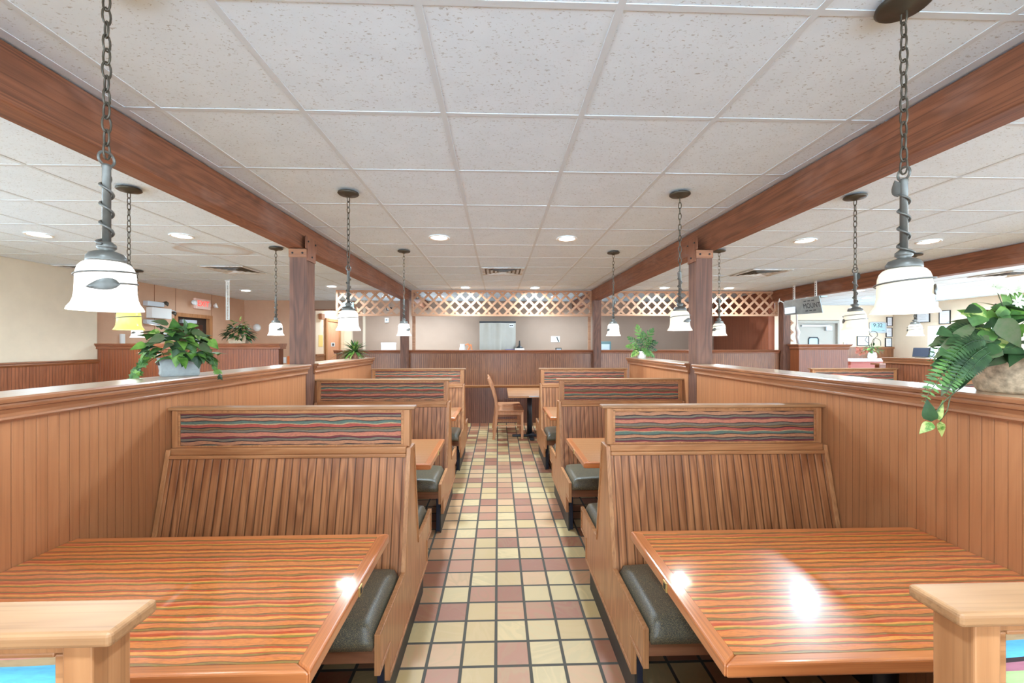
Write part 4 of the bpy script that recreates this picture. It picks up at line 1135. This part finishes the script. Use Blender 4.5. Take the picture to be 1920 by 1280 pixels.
# --- spider plant at the end of the short ivy-side half wall
def rosette(name, loc, label, pm, pot_r, pot_h, n, L0, L1, W, mats, el0, el1, seed, pot_prof=None):
    r = empty(name, loc); tag(r, label, 'plant'); rn = random.Random(seed)
    MB().lathe([(0, 0), (pot_r * .78, 0), (pot_r * .8, .004), (pot_r * .97, pot_h * .9), (pot_r, pot_h), (pot_r * .9, pot_h), (pot_r * .86, pot_h * .85), (0, pot_h * .82)], n=24).build('pot', M[pm], r)
    return r, rn
r, rn = rosette('spider_plant', (-1.70, 5.02, 1.331), 'small spiky green plant in a brown pot at the end of the short half wall', 'potbrown', .055, .075, 0, 0, 0, 0, 0, 0, 0, 5)
fo = MB()
for i in range(95):
    a = rn.uniform(0, 6.28); el = rn.uniform(-.1, 1.45); L = rn.uniform(.11, .21)
    put_leaf(fo, (0, 0, .07), leaf_dir(a, el), Vector((cos(a) * -.3, sin(a) * -.3, 1)), L, .026, rn.choice([0, 1, 1, 2, 4]), 'lance', .55 * cos(el) + .15, .25)
for i in range(12):
    a = rn.uniform(0, 6.28); p = Vector((.06 * cos(a), .06 * sin(a), .07)); ivy_leaf(fo, p, Vector((cos(a), sin(a), -.8)), Vector((cos(a), sin(a), .5)), .05, rn.choice([0, 1]))
put_leaf(fo, (-.06, -.04, .08), (-1, -.3, -.15), (0, 0, 1), .24, .03, 4, 'lance', .3, .2)
fo.build('foliage', LG, r, fix=False)
# --- split-leaf plant at the end of the short fern-side half wall
r, rn = rosette('split_leaf_plant', (1.75, 5.06, 1.331), 'tall split-leaf plant in a white pot at the end of the short half wall', 'white', .062, .085, 0, 0, 0, 0, 0, 0, 0, 6)
fo = MB()
def split_leaf(base, d, n, L, mi):
    d = Vector(d).normalized(); n = Vector(n); n = (n - d * n.dot(d)).normalized(); s = d.cross(n); b = Vector(base)
    for t, ln, an in ((.15, .34, 1.15), (.35, .42, 1.0), (.55, .40, .8), (.75, .34, .55), (.92, .26, .15)):
        for sg in (-1, 1):
            put_leaf(fo, b + d * (L * t), d * cos(an) + s * (sg * sin(an)), n, L * ln, L * .15, mi, 'lance', .2, .15)
    fo.tube([b, b + d * L * .5, b + d * L], .0022, 5, 1)
for (dx, dz, z0, L, mi) in ((-.28, .9, .22, .17, 0), (.42, .8, .20, .17, 1), (-.75, .45, .17, .15, 1), (.9, .35, .14, .13, 2), (-.9, -.05, .15, .14, 0), (-.15, .5, .13, .14, 2), (.25, .45, .13, .14, 1),
                       (.75, -.2, .13, .12, 2), (-.6, -.45, .11, .12, 0), (.55, -.6, .11, .13, 1), (-.85, -.6, .09, .11, 4), (.1, -.3, .13, .13, 1), (-.3, -.2, .12, .12, 2), (.5, .3, .15, .12, 2), (-.45, .15, .12, .12, 1),
                       (.8, -.7, .09, .10, 1), (.3, -.8, .12, .10, 0), (0, .75, .16, .15, 1)):
    sx = dx * .055; fo.tube([(0, 0, .07), (sx * .6, -.01, z0 * .6), (sx, -.02, z0)], .0024, 5, 1)
    split_leaf((sx, -.02 - rn.random() * .03, z0), (dx, -.25 + rn.uniform(-.3, .3), dz), (dx * .1, -1, .5), L, mi)
fo.build('foliage', LG, r, fix=False)
# --- box planter on the left partition
r = empty('box_planter', (-3.80, 6.265, 1.511)); tag(r, 'dark leafy plant in a pale box pot on the tall left partition', 'plant')
vs = []
q0 = [(-.135, -.05), (.135, -.05), (.135, .05), (-.135, .05)]
for z, k in ((0, .86), (.02, .9), (.09, .98), (.10, 1.0), (.10, .92), (.08, .9)): vs += [(x * k, y * k, z) for x, y in q0]
fs = [(3, 2, 1, 0)]
for j in range(5):
    for i in range(4): fs.append((4 * j + i, 4 * j + (i + 1) % 4, 4 * j + 4 + (i + 1) % 4, 4 * j + 4 + i))
fs.append((20, 21, 22, 23))
MB().add(vs, fs).build('pot', M['potpink'], r, bevel=.008)
fo = MB(); rnd = random.Random(8)
arr(0, 0, .13, .20, .10, .13, 190, .07, .11, lambda p, d, n, L: put_leaf(fo, p, d, n, L, L * .45, rnd.choice([1, 2, 2, 2, 1, 3]), 'heart'), elmin=-.6, elmax=1.3)
arr(0, 0, .22, .17, .08, .12, 30, .06, .09, lambda p, d, n, L: put_leaf(fo, p, d, n, L, L * .4, rnd.choice([0, 4, 1]), 'lance'), elmin=.1, elmax=1.3)
fo.build('foliage', LG, r, fix=False)

# ------------------------------------------------------------------ things on and beside the left and back walls
XW = -5.87
def wallthing(name, loc, label, cat, rz=0, group=None):
    r = empty(name, loc, rz); return tag(r, label, cat, group)
# dark glazed door in the left wall
d = MB().box(-5.97, -5.93, 7.865, 8.715, 0, 2.018)
do = d.build('door_1', M['darkdoor']); struct(do, 'dark glazed door under the exit sign')
MB().box(-5.931, -5.925, 7.97, 8.60, .35, 1.88).build('pane', M['glassd'], do)
MB().box(-5.93, -5.88, 8.40, 8.44, .9, 1.80).build('door_handle', M['silver'], do)
MB().box(-5.93, -5.86, 7.98, 8.35, 1.90, 1.96).build('door_closer', M['silver'], do)
MB().box(-5.93, -5.86, 7.80, 7.87, 0, 2.08).box(-5.93, -5.86, 8.71, 8.80, 0, 2.08).box(-5.93, -5.86, 7.87, 8.71, 2.01, 2.08).build('door_frame', M['oak_z'], do)
# exit sign with two lamp heads
r = wallthing('exit_sign', (XW, 8.47, 2.29), 'lit red exit sign with two lamp heads above the dark door', 'exit sign')
MB().box(.001, .05, -.21, .21, -.10, .10).build('housing', M['exit'], r, bevel=.008)
text('EXIT', .155, M['red'], r, (.051, 0, 0), (R(90), 0, R(90)), sx=1.05)
for s in (-1, 1):
    h = MB().lathe([(0, 0), (.03, .005), (.05, .05), (.052, .07), (0, .072)], n=16).build('lamp_head', M['white'], r); h.location = (.05, s * .29, -.02); h.rotation_euler = (0, R(70), s * R(25))
    MB().box(.001, .03, s * .20, s * .25, -.03, .03).build('bracket', M['white'], r)
# emergency lighting unit
r = wallthing('emergency_light', (XW, 7.42, 2.03), 'white wall unit with two black lamp heads beside the exit sign', 'emergency light')
MB().box(.001, .10, -.24, .18, -.09, .09).build('housing', M['white'], r, bevel=.006)
MB().box(.001, .08, -.30, .04, .11, .19).build('top_rail', M['silver'], r, bevel=.004)
MB().box(.001, .07, -.30, .05, -.19, -.12).build('lower_rail', M['silver'], r, bevel=.004)
for yy, zz in ((.12, .21), (.30, .05)):
    h = MB().lathe([(0, 0), (.025, .004), (.048, .045), (.05, .06), (0, .058)], n=16).build('lamp_head', M['bronze'], r); h.location = (.08, yy, zz); h.rotation_euler = (R(160), R(35), 0)
MB().tube([(.03, .04, .14), (.06, .12, .16), (.08, .12, .20)], .008).tube([(.03, .17, .06), (.06, .25, .07), (.08, .30, .05)], .008).build('bracket', M['silver'], r)
r = MB().box(XW + .001, XW + .03, 6.69, 6.76, 1.42, 1.66).build('conduit_box', M['white'], bevel=.004); tag(r, 'slim white box low on the tan wall under the yellow pendant', 'wall box')
# perforated strip
mb = MB().ring([(-.028, 0), (.028, 0), (.028, .63), (-.028, .63)], [(-.010, .006), (.010, .006), (.010, .624), (-.010, .624)], 'y', -.004, .004)
for k in range(26): mb.box(-.012, .012, -.004, .004, .01 + k * .024, .022 + k * .024)
mb.box(-.04, .04, -.01, .01, .615, .631)
r = mb.build('hanging_strip', M['white']); r.location = (-4.295, 6.8, 1.881); tag(r, 'white perforated strip hanging from the ceiling above the box planter', 'hanging strip')
r = empty('wall_bell', (-5.58, 9.893, 1.88)); tag(r, 'round white bell on the back wall behind the box planter', 'alarm bell')
o = MB().lathe([(0, 0), (.085, 0), (.09, .02), (.07, .045), (0, .055)], n=24).build('dome', M['white'], r); o.rotation_euler = (R(90), 0, 0)
r = empty('wall_outlet', (-4.96, 9.893, 1.13)); tag(r, 'pale outlet plate on the tan back wall beside the timber post', 'outlet')
MB().box(-.045, .045, -.008, 0, -.07, .07).build('plate', M['white'], r, bevel=.003)
MB().box(-.018, .018, -.011, -.008, -.045, -.012).build('socket', M['paper'], r); MB().box(-.018, .018, -.011, -.008, .012, .045).build('socket', M['paper'], r)
r = MB().box(-4.88, -4.78, 9.86, 9.893, 1.02, 1.22).build('wall_holder', M['orange'], bevel=.004); tag(r, 'orange holder on the tan back wall next to the outlet', 'holder')
# corridor: brown door, yellow notice
do = MB().box(-4.318, -4.29, 10.66, 11.44, 0, 2.08).build('door_2', M['doorb']); struct(do, 'brown corridor door with a small dark sign')
MB().box(-4.318, -4.27, 10.56, 10.66, 0, 2.15).box(-4.318, -4.27, 11.44, 11.54, 0, 2.15).box(-4.318, -4.27, 10.66, 11.44, 2.08, 2.15).build('door_frame', M['oak_z'], do)
MB().box(-4.29, -4.284, 10.90, 11.14, 1.44, 1.54).build('door_sign', M['silver'], do)
MB().box(-4.284, -4.282, 10.96, 11.08, 1.46, 1.52).build('sign_mark', M['ink'], do)
r = MB().box(-4.319, -4.314, 10.22, 10.46, 1.44, 1.72).build('notice', M['yellow']); tag(r, 'yellow notice sheet on the corridor wall by the brown door', 'notice')
r = MB().box(-4.319, -4.24, 10.22, 10.40, 2.10, 2.24).build('wall_speaker', M['doorb'], bevel=.006); tag(r, 'tan box high on the corridor wall above the yellow notice', 'wall speaker')
# things on the back wall
def back_thing(name, px, x0, x1, z0, z1, mat, dep, label, cat, y=9.899):
    r = MB().box(x0, x1, y - dep, y, z0, z1).build(name, M[mat], bevel=.004); return tag(r, label, cat)
r = empty('thermostat', (-2.60, 9.899, 2.06)); tag(r, 'small white alarm box on the back wall below the short lattice', 'wall alarm')
MB().box(-.045, .045, -.04, 0, -.055, .055).build('housing', M['white'], r, bevel=.006)
o = MB().lathe([(0, 0), (.024, 0), (.022, .006), (0, .008)], n=18).build('sounder', M['inkl'], r); o.location = (0, -.04, .005); o.rotation_euler = (R(90), 0, 0)
r = empty('paper_towel_box', (-2.48, 9.60, 1.30)); tag(r, 'white box behind the partition beside the ivy-side back post', 'dispenser')
MB().box(-.15, .14, -.10, .10, .0, .23).build('body', M['white'], r, bevel=.012); MB().box(-.153, .143, -.105, .103, .19, .236).build('lid', M['paper'], r, bevel=.008)
# service counter behind the partition carries these
cnt = empty('service_counter', (0, 9.35, 0)); tag(cnt, 'pale service counter behind the back partition, only hinted above its cap', 'counter')
MB().box(-2.9, 5.1, -.55, .52, 1.26, 1.30).build('countertop', M['counter'], cnt, bevel=.004); MB().box(-2.85, 5.05, -.38, .40, 0, 1.26).build('cabinet', M['oak_z'], cnt)
# ice machine
r = empty('ice_machine', (-.01, 9.38, 1.30)); tag(r, 'stainless ice machine with a dark top band behind the partition', 'ice machine')
mb = MB(); vs = []; fs = []; nn = 30
for z in (0, .66):
    for i in range(nn + 1):
        t = i / nn; x = -.39 + .78 * t; yb = -.33 - .035 * sin(pi * t) + .012 * sin(pi * 6 * t) * sin(pi * t)
        vs.append((x, yb, z))
for i in range(nn): fs.append((i, i + 1, nn + 2 + i, nn + 1 + i))
o = len(vs); vs += [(.39, .33, 0), (-.39, .33, 0), (.39, .33, .66), (-.39, .33, .66)]
fs += [(nn, o, o + 2, 2 * nn + 1), (o, o + 1, o + 3, o + 2), (o + 1, 0, nn + 1, o + 3), tuple(range(nn, -1, -1)) + (o + 1, o), tuple(range(nn + 1, 2 * nn + 2)) + (o + 2, o + 3)]
mb.add(vs, fs, 0, False).build('cabinet', M['steel'], r)
MB().box(-.392, .392, -.375, .332, .661, .693).build('top_band', M['ink'], r, bevel=.004)
b = MB().box(.255, .345, -.352, -.345, .565, .635).build('badge', M['paper'], r)
for xx in (.275, .315):
    q = MB().lathe([(0, 0), (.014, 0), (.014, .003), (0, .003)], n=14).build('logo', M['ink'], b); q.location = (xx, -.352, .602); q.rotation_euler = (R(90), 0, 0); q.scale = (1.3, .9, 1)
MB().box(.045, .052, -.372, -.36, .01, .655).build('panel_seam', M['ink'], r)
# small things standing on the counter
def counter_item(name, x, y, label, cat): r = empty(name, (x, y, 1.301)); return tag(r, label, cat)
r = counter_item('pitcher', -.78, 9.2, 'white pitcher with an orange handle behind the partition', 'pitcher')
MB().lathe([(0, 0), (.06, 0), (.075, .06), (.06, .13), (.05, .16), (.055, .20), (.045, .20), (0, .19)], n=20).build('body', M['white'], r)
MB().tube(curve([(.05, 0, .05), (.12, 0, .06), (.15, 0, .13), (.12, 0, .20), (.06, 0, .18)]), .014).build('handle', M['orange'], r)
MB().tube(curve([(.10, -.05, .03), (.155, -.05, .14), (.185, -.05, .19), (.20, -.05, .13), (.215, -.05, .04)]), .012).build('strap', M['orange'], r)
r = counter_item('pump_tub', .455, 8.9, 'white tub with a black pump top beside the ice machine', 'pump tub')
MB().lathe([(0, 0), (.095, 0), (.10, .01), (.10, .11), (0, .115)], n=24).build('tub', M['white'], r)
MB().lathe([(0, .115), (.075, .115), (.07, .135), (.03, .155), (.018, .19), (.014, .27), (0, .275)], n=18).build('pump', M['blackpl'], r)
r = counter_item('blue_lid_tray', .25, 8.93, 'low tray with a blue rim in front of the ice machine', 'tray')
MB().box(-.09, .09, -.06, .06, 0, .075).build('tray', M['paper'], r, bevel=.006); MB().box(-.095, .095, -.065, .065, .075, .092).build('rim', M['blue'], r, bevel=.004)
r = empty('wall_phone', (1.36, 9.899, 1.62)); tag(r, 'white wall panel with a black lever on the back wall', 'wall panel')
MB().box(-.11, .10, -.02, 0, -.07, .07).build('plate', M['white'], r, bevel=.004)
MB().tube([(.03, -.022, .05), (.045, -.03, .0), (.075, -.03, -.06)], .012).build('lever', M['blackpl'], r)
r = counter_item('card_reader', 1.33, 9.2, 'small dark box on the counter under the white wall panel', 'card reader')
MB().box(-.065, .065, -.05, .05, 0, .12).build('body', M['bronze'], r, bevel=.01); MB().box(-.05, .05, -.056, -.05, .05, .10).build('display', M['inkl'], r)
r = counter_item('toaster', 2.36, 9.2, 'pale teal appliance half behind the fern-side back post', 'appliance')
MB().box(-.14, .12, -.10, .10, 0, .26).build('body', M['teal'], r, bevel=.02); MB().box(-.10, .08, -.108, -.10, .06, .20).build('door', M['silver'], r)
# lattice: accessible restroom sign, cameras
r = empty('restroom_sign', (-2.74, 7.765, 2.155)); tag(r, 'teal restroom sign with white figures and a wheelchair on the short lattice', 'sign')
MB().box(-.10, .10, -.006, 0, -.11, .11).build('plate', M['teal'], r, bevel=.004)
g = MB()
def disc(cx, cz, rr, n=14): g.prism([(cx + rr * cos(2 * pi * i / n), cz + rr * sin(2 * pi * i / n)) for i in range(n)], 'y', -.009, -.006)
for cx in (-.065, -.018):
    disc(cx, .045, .011)
    g.prism([(cx - .018, .03), (cx + .018, .03), (cx + (.012 if cx < -.03 else .022), -.015), (cx - (.012 if cx < -.03 else .022), -.015)], 'y', -.009, -.006)
    g.box(cx - .010, cx - .002, -.009, -.006, -.045, -.015).box(cx + .002, cx + .010, -.009, -.006, -.045, -.015)
disc(.04, .045, .011); g.box(.034, .046, -.009, -.006, -.01, .03).box(.036, .070, -.009, -.006, -.012, -.002)
g.ring([(.046 + .030 * cos(2 * pi * i / 18), -.024 + .030 * sin(2 * pi * i / 18)) for i in range(18)], [(.046 + .021 * cos(2 * pi * i / 18), -.024 + .021 * sin(2 * pi * i / 18)) for i in range(18)], 'y', -.009, -.006)
g.box(-.085, .085, -.009, -.006, .072, .092)
g.box(-.08, .08, -.009, -.006, -.092, -.078)
g.build('pictogram', M['paper'], r)
def camera_dome(x, y, z, label):
    r = empty('security_camera', (x, y, z)); tag(r, label, 'camera', 'cameras at the lattice')
    MB().box(-.05, .05, -.03, .03, -.02, .04).build('housing', M['blackpl'], r, bevel=.008)
    o = MB().lathe([(0, 0), (.026, 0), (.026, .03), (.018, .032), (0, .028)], n=18).build('lens', M['silver'], r); o.location = (0, -.03, .008); o.rotation_euler = (R(90), 0, 0)
    MB().box(-.006, .006, -.006, .006, .04, CEIL - z - .007).build('mount', M['silver'], r)
camera_dome(-2.03, 7.885, 2.145, 'small black camera low behind the short lattice')
camera_dome(-1.505, 7.90, 2.375, 'small black camera high behind the long lattice near the ivy-side post')

# ------------------------------------------------------------------ right-hand hall: cream wall, door, counter
do = MB().box(7.87, 8.90, 10.76, 10.80, 0, 2.05).build('door_3', M['doorw']); struct(do, 'white swing door with a small porthole')
MB().box(7.80, 7.87, 10.69, 10.80, 0, 2.12).box(8.90, 8.95, 10.69, 10.80, 0, 2.12).box(7.87, 8.90, 10.69, 10.80, 2.05, 2.12).build('door_frame', M['doorw'], do)
MB().ring([(8.15, 1.36), (8.44, 1.36), (8.44, 1.64), (8.40, 1.69), (8.19, 1.69), (8.15, 1.64)], [(8.18, 1.39), (8.41, 1.39), (8.41, 1.63), (8.38, 1.66), (8.21, 1.66), (8.18, 1.63)], 'y', 10.745, 10.76).build('porthole_rim', M['ink'], do)
MB().box(8.175, 8.415, 10.752, 10.758, 1.385, 1.665).build('pane', M['screen'], do)
MB().box(7.95, 8.70, 10.70, 10.75, 1.96, 2.0).box(8.60, 8.75, 10.69, 10.76, 1.86, 1.97).build('door_closer', M['silver'], do)
def certificate(x0, x1, z0, z1, label, side=False):
    cx, cz = (x0 + x1) / 2, (z0 + z1) / 2; hx, hz = (x1 - x0) / 2, (z1 - z0) / 2
    r = empty('framed_certificate', (cx, 10.698, cz) if not side else (10.398, cx, cz), 0 if not side else R(-90)); tag(r, label, 'certificate', 'framed certificates on the cream walls')
    MB().ring([(-hx, -hz), (hx, -hz), (hx, hz), (-hx, hz)], [(-hx + .014, -hz + .014), (hx - .014, -hz + .014), (hx - .014, hz - .014), (-hx + .014, hz - .014)], 'y', -.022, 0).build('frame', M['blackpl'], r)
    p = MB().box(-hx + .013, hx - .013, -.012, -.002, -hz + .013, hz - .013).build('sheet', M['paper'], r)
    l = MB()
    for k, wd in enumerate((.55, .7, .45, .6)): l.box(-hx * wd * .8, hx * wd * .8, -.014, -.012, hz * (.45 - k * .28) - .002, hz * (.45 - k * .28) + .002)
    l.build('print', M['inkl'], p)
certificate(10.22, 10.375, 1.975, 2.215, 'black framed certificate beside the clock, top of the column of three')
certificate(10.20, 10.37, 1.69, 1.93, 'black framed certificate in the middle of the column of three')
certificate(10.18, 10.36, 1.43, 1.665, 'black framed certificate at the bottom of the column of three')
certificate(9.42, 9.735, 1.46, 1.71, 'black framed certificate under the clock, above the twig arrangement')
certificate(9.74, 10.06, 2.03, 2.29, 'black framed certificate on the side wall above the bright window', True)
certificate(9.28, 9.53, 1.97, 2.285, 'upright framed certificate on the side wall beside the fern leaves', True)
r = empty('wall_clock', (9.98, 10.698, 1.935)); tag(r, 'pale digital wall clock reading 9:32 beside the framed certificates', 'clock')
MB().prism([(-.23, -.13), (-.2, -.145), (.2, -.145), (.23, -.13), (.23, .13), (.15, .148), (-.15, .148), (-.23, .13)], 'y', -.03, 0).build('housing', M['silver'], r, bevel=.006)
MB().box(-.185, .185, -.034, -.030, .0, .11).build('screen', M['screen'], r); MB().box(-.185, .185, -.034, -.030, -.10, -.015).build('screen', M['screen'], r)
text('9:32', .15, M['ink'], r, (-.02, -.0345, .055), (R(90), 0, 0), 'digits')
lb = MB()
for k in range(3): lb.box(-.17, .0 + .05 * k, -.0355, -.034, -.035 - .022 * k, -.030 - .022 * k)
lb.box(.09, .16, -.0355, -.034, -.085, -.07); lb.build('small_digits', M['inkl'], r)
r = empty('wall_thermostat', (9.14, 10.698, 1.50)); tag(r, 'white thermostat box on the cream wall beside the swing door', 'thermostat')
MB().box(-.09, .09, -.035, 0, -.06, .06).build('housing', M['white'], r, bevel=.006); MB().box(-.05, .0, -.038, -.035, -.01, .02).build('display', M['inkl'], r)
# tall panelled host stand
o = MB().box(5.45, 6.36, 7.41, 7.66, 0, 1.46).build('host_stand', M['dark_bead_x']); tag(o, 'tall panelled host stand with a crown-molded cap by the dark beam', 'host stand')
pr = [(0, 1.50), (0, 1.488), (.012, 1.47), (.03, 1.455), (.034, 1.445), (.03, 1.425), (.045, 1.40), (.05, 1.40)]
mb = MB()
for j in range(len(pr) - 1):
    (i0, z0), (i1, z1) = pr[j], pr[j + 1]
    a = [(5.40 + i0, 7.36 + i0), (6.41 - i0, 7.36 + i0), (6.41 - i0, 7.71 - i0), (5.40 + i0, 7.71 - i0)]; b = [(5.40 + i1, 7.36 + i1), (6.41 - i1, 7.36 + i1), (6.41 - i1, 7.71 - i1), (5.40 + i1, 7.71 - i1)]
    mb.add([(x, y, z0) for x, y in a] + [(x, y, z1) for x, y in b], [(i, (i + 1) % 4, 4 + (i + 1) % 4, 4 + i) for i in range(4)] + ([(0, 1, 2, 3)] if j == 0 else []))
mb.build('crown_cap', M['capx'], o)
# order counter with white top
cn = empty('order_counter', (8.6, 9.2, 0)); tag(cn, 'order counter with a white top and pink front', 'counter')
MB().box(-.95, 1.60, -.35, .35, 1.12, 1.165).build('countertop', M['counter'], cn, bevel=.005); MB().box(-.9, 1.55, -.30, .32, 0, 1.12).build('front', M['pinkf'], cn)
w_ = MB().box(7.55, 8.75, 8.05, 8.15, 0, 1.09).build('counter_wall', M['dark_bead_x']); tag(w_, 'low panelled counter wall in front of the white order counter', 'counter wall')
MB().box(7.50, 8.80, 8.0, 8.2, 1.09, 1.125).build('cap', M['capx'], w_, bevel=.006)
r = empty('twig_arrangement', (8.35, 9.08, 1.166)); tag(r, 'flower arrangement with curly twigs in a white vase on the order counter', 'flowers')
MB().lathe([(0, 0), (.07, 0), (.085, .05), (.075, .13), (.06, .15), (.05, .14), (0, .12)], n=20).build('vase', M['white'], r)
fo = MB(); rnd = random.Random(21)
arr(-.02, 0, .20, .17, .12, .12, 80, .06, .10, lambda p, d, n, L: put_leaf(fo, p, d, n, L, L * .35, rnd.choice([0, 1, 1, 2, 0]), 'lance'), elmin=-.4)
fo.build('foliage', LG, r, fix=False)
fl = MB()
for i in range(16):
    c = Vector((rnd.uniform(-.42, -.12), rnd.uniform(-.1, .05), rnd.uniform(.10, .24)))
    for k in range(6):
        a = k * 1.05 + i; put_leaf(fl, c, (cos(a), -.5, sin(a)), (0, -1, .2), .045, .025, 0, 'lance')
fl.build('flowers', plain('rust_flowers', lin(158, 84, 62), 0.7), r, fix=False)['kind'] = 'stuff'
tw = MB()
tw.tube(curve([(0, 0, .12), (.02, 0, .30), (.05, 0, .45), (.12, 0, .52), (.10, 0, .60), (.0, 0, .62), (-.06, 0, .56), (-.0, 0, .50)]), .007)
tw.tube(curve([(0, 0, .12), (-.03, -.02, .32), (.03, -.02, .46), (.16, -.02, .42), (.18, -.02, .30)]), .006)
tw.tube(curve([(0, 0, .12), (-.06, .02, .34), (-.14, .02, .42), (-.10, .02, .50)]), .006)
tw.build('curly_twigs', M['bronze'], r)
r = empty('till_screen', (9.44, 9.0, 1.166), R(20)); r.scale = (.8, .8, .85); tag(r, 'dark till screen tilted on the order counter by the bright window', 'till')
MB().box(-.14, .14, -.12, .12, 0, .05).build('base', M['blackpl'], r, bevel=.01)
mb = MB(); mb.prism([(-.12, .06), (-.06, .30), (.12, .28), (.16, .06)], 'y', -.19, .19); mb.build('screen_case', M['blackpl'], r, bevel=.01)
mb = MB(); mb.prism([(-.128, .065), (-.068, .295), (-.075, .297), (-.135, .067)], 'y', -.17, .17); mb.build('screen', M['navy'], r)
r = counter_item('sanitizer_bottle', 7.75, 9.1, 'clear pump bottle at the end of the order counter', 'bottle'); r.location.z = 1.166
MB().lathe([(0, 0), (.04, 0), (.042, .01), (.042, .12), (.015, .15), (.012, .17), (0, .17)], n=18).build('bottle', M['silver'], r); MB().box(-.03, .012, -.01, .01, .17, .195).build('pump', M['paper'], r, bevel=.004)
# hanging steel bracket under the dark beam
r = empty('hanging_bracket', (5.05, 6.80, 2.11)); tag(r, 'steel screen bracket stamped MOUNT hanging by two perforated straps', 'bracket')
pl_ = MB().prism([(-.42, -.12), (.42, -.10), (.42, .13), (-.42, .15)], 'x', -.006, .006)
po = pl_.build('plate', M['galv'], r, bevel=.002); po.rotation_euler = (0, R(-12), 0)
MB().box(-.006, .10, -.42, .42, .125, .15).build('flange', M['galv'], r, bevel=.002)
MB().box(-.012, -.006, .14, .40, -.08, .08).build('label_sheet', M['paper'], r)
sl = MB()
for zz in (-.072, .088):
    for k in range(3): sl.box(-.0095, -.006, -.30 + k * .085, -.245 + k * .085, zz, zz + .014)
sl.build('slots', M['ink'], po)
t = text('MOUNT', .115, M['ink'], po, (-.0068, -.225, .012), (R(90), 0, R(-90)), sx=.88)
for yy in (-.27, .22):
    st = MB().box(.02, .03, yy - .022, yy + .022, .13, .398).build('strap', M['white'], r)
    hl_ = MB()
    for k in range(6): hl_.box(.018, .02, yy - .007, yy + .007, .17 + k * .036, .188 + k * .036)
    hl_.build('strap_holes', M['ink'], st)
MB().tube(curve([(-.01, .38, .10), (-.05, .48, .16), (.02, .60, .15), (.10, .70, .22)]), .008).build('cable', M['white'], r)
# carved ornament beside the lattice post
r = empty('wall_ornament', (5.62, 7.86, 1.55)); tag(r, 'carved lattice ornament with a white rope beside the end post', 'ornament')
mb = MB()
for k in range(5):
    s = 1 if k % 2 else -1
    mb.add([(-.09, 0, k * .09), (-.04, 0, k * .09), (.06, 0, .09 + k * .09), (.01, 0, .09 + k * .09)] if s > 0 else [(.01, 0, k * .09), (.06, 0, k * .09), (-.04, 0, .09 + k * .09), (-.09, 0, .09 + k * .09)], [(0, 1, 2, 3)])
o = mb.build('fretwork', M['lattice'], r); so = o.modifiers.new('thick', 'SOLIDIFY'); so.thickness = .02
MB().tube([(.10, -.02, .52), (.105, -.02, .34), (.10, -.02, .26), (.13, -.02, .18), (.11, -.02, .10), (.13, -.02, -.04)], [.012, .014, .03, .035, .03, .02]).build('rope', M['white'], r)
# little sensor on the side wall
r = empty('ceiling_sensor', (9.3, 8.6, CEIL)); tag(r, 'small sensor on a thin rod hanging near the side wall', 'sensor')
MB().tube([(0, 0, 0), (0, 0, -.12)], .006).build('rod', M['silver'], r); MB().box(-.03, .03, -.03, .03, -.24, -.12).build('body', M['white'], r, bevel=.008)
o = MB().lathe([(0, 0), (.03, .01), (.045, .06), (0, .06)], n=16).build('lamp_head', M['bronze'], r); o.location = (-.06, 0, -.22); o.rotation_euler = (0, R(-80), 0)
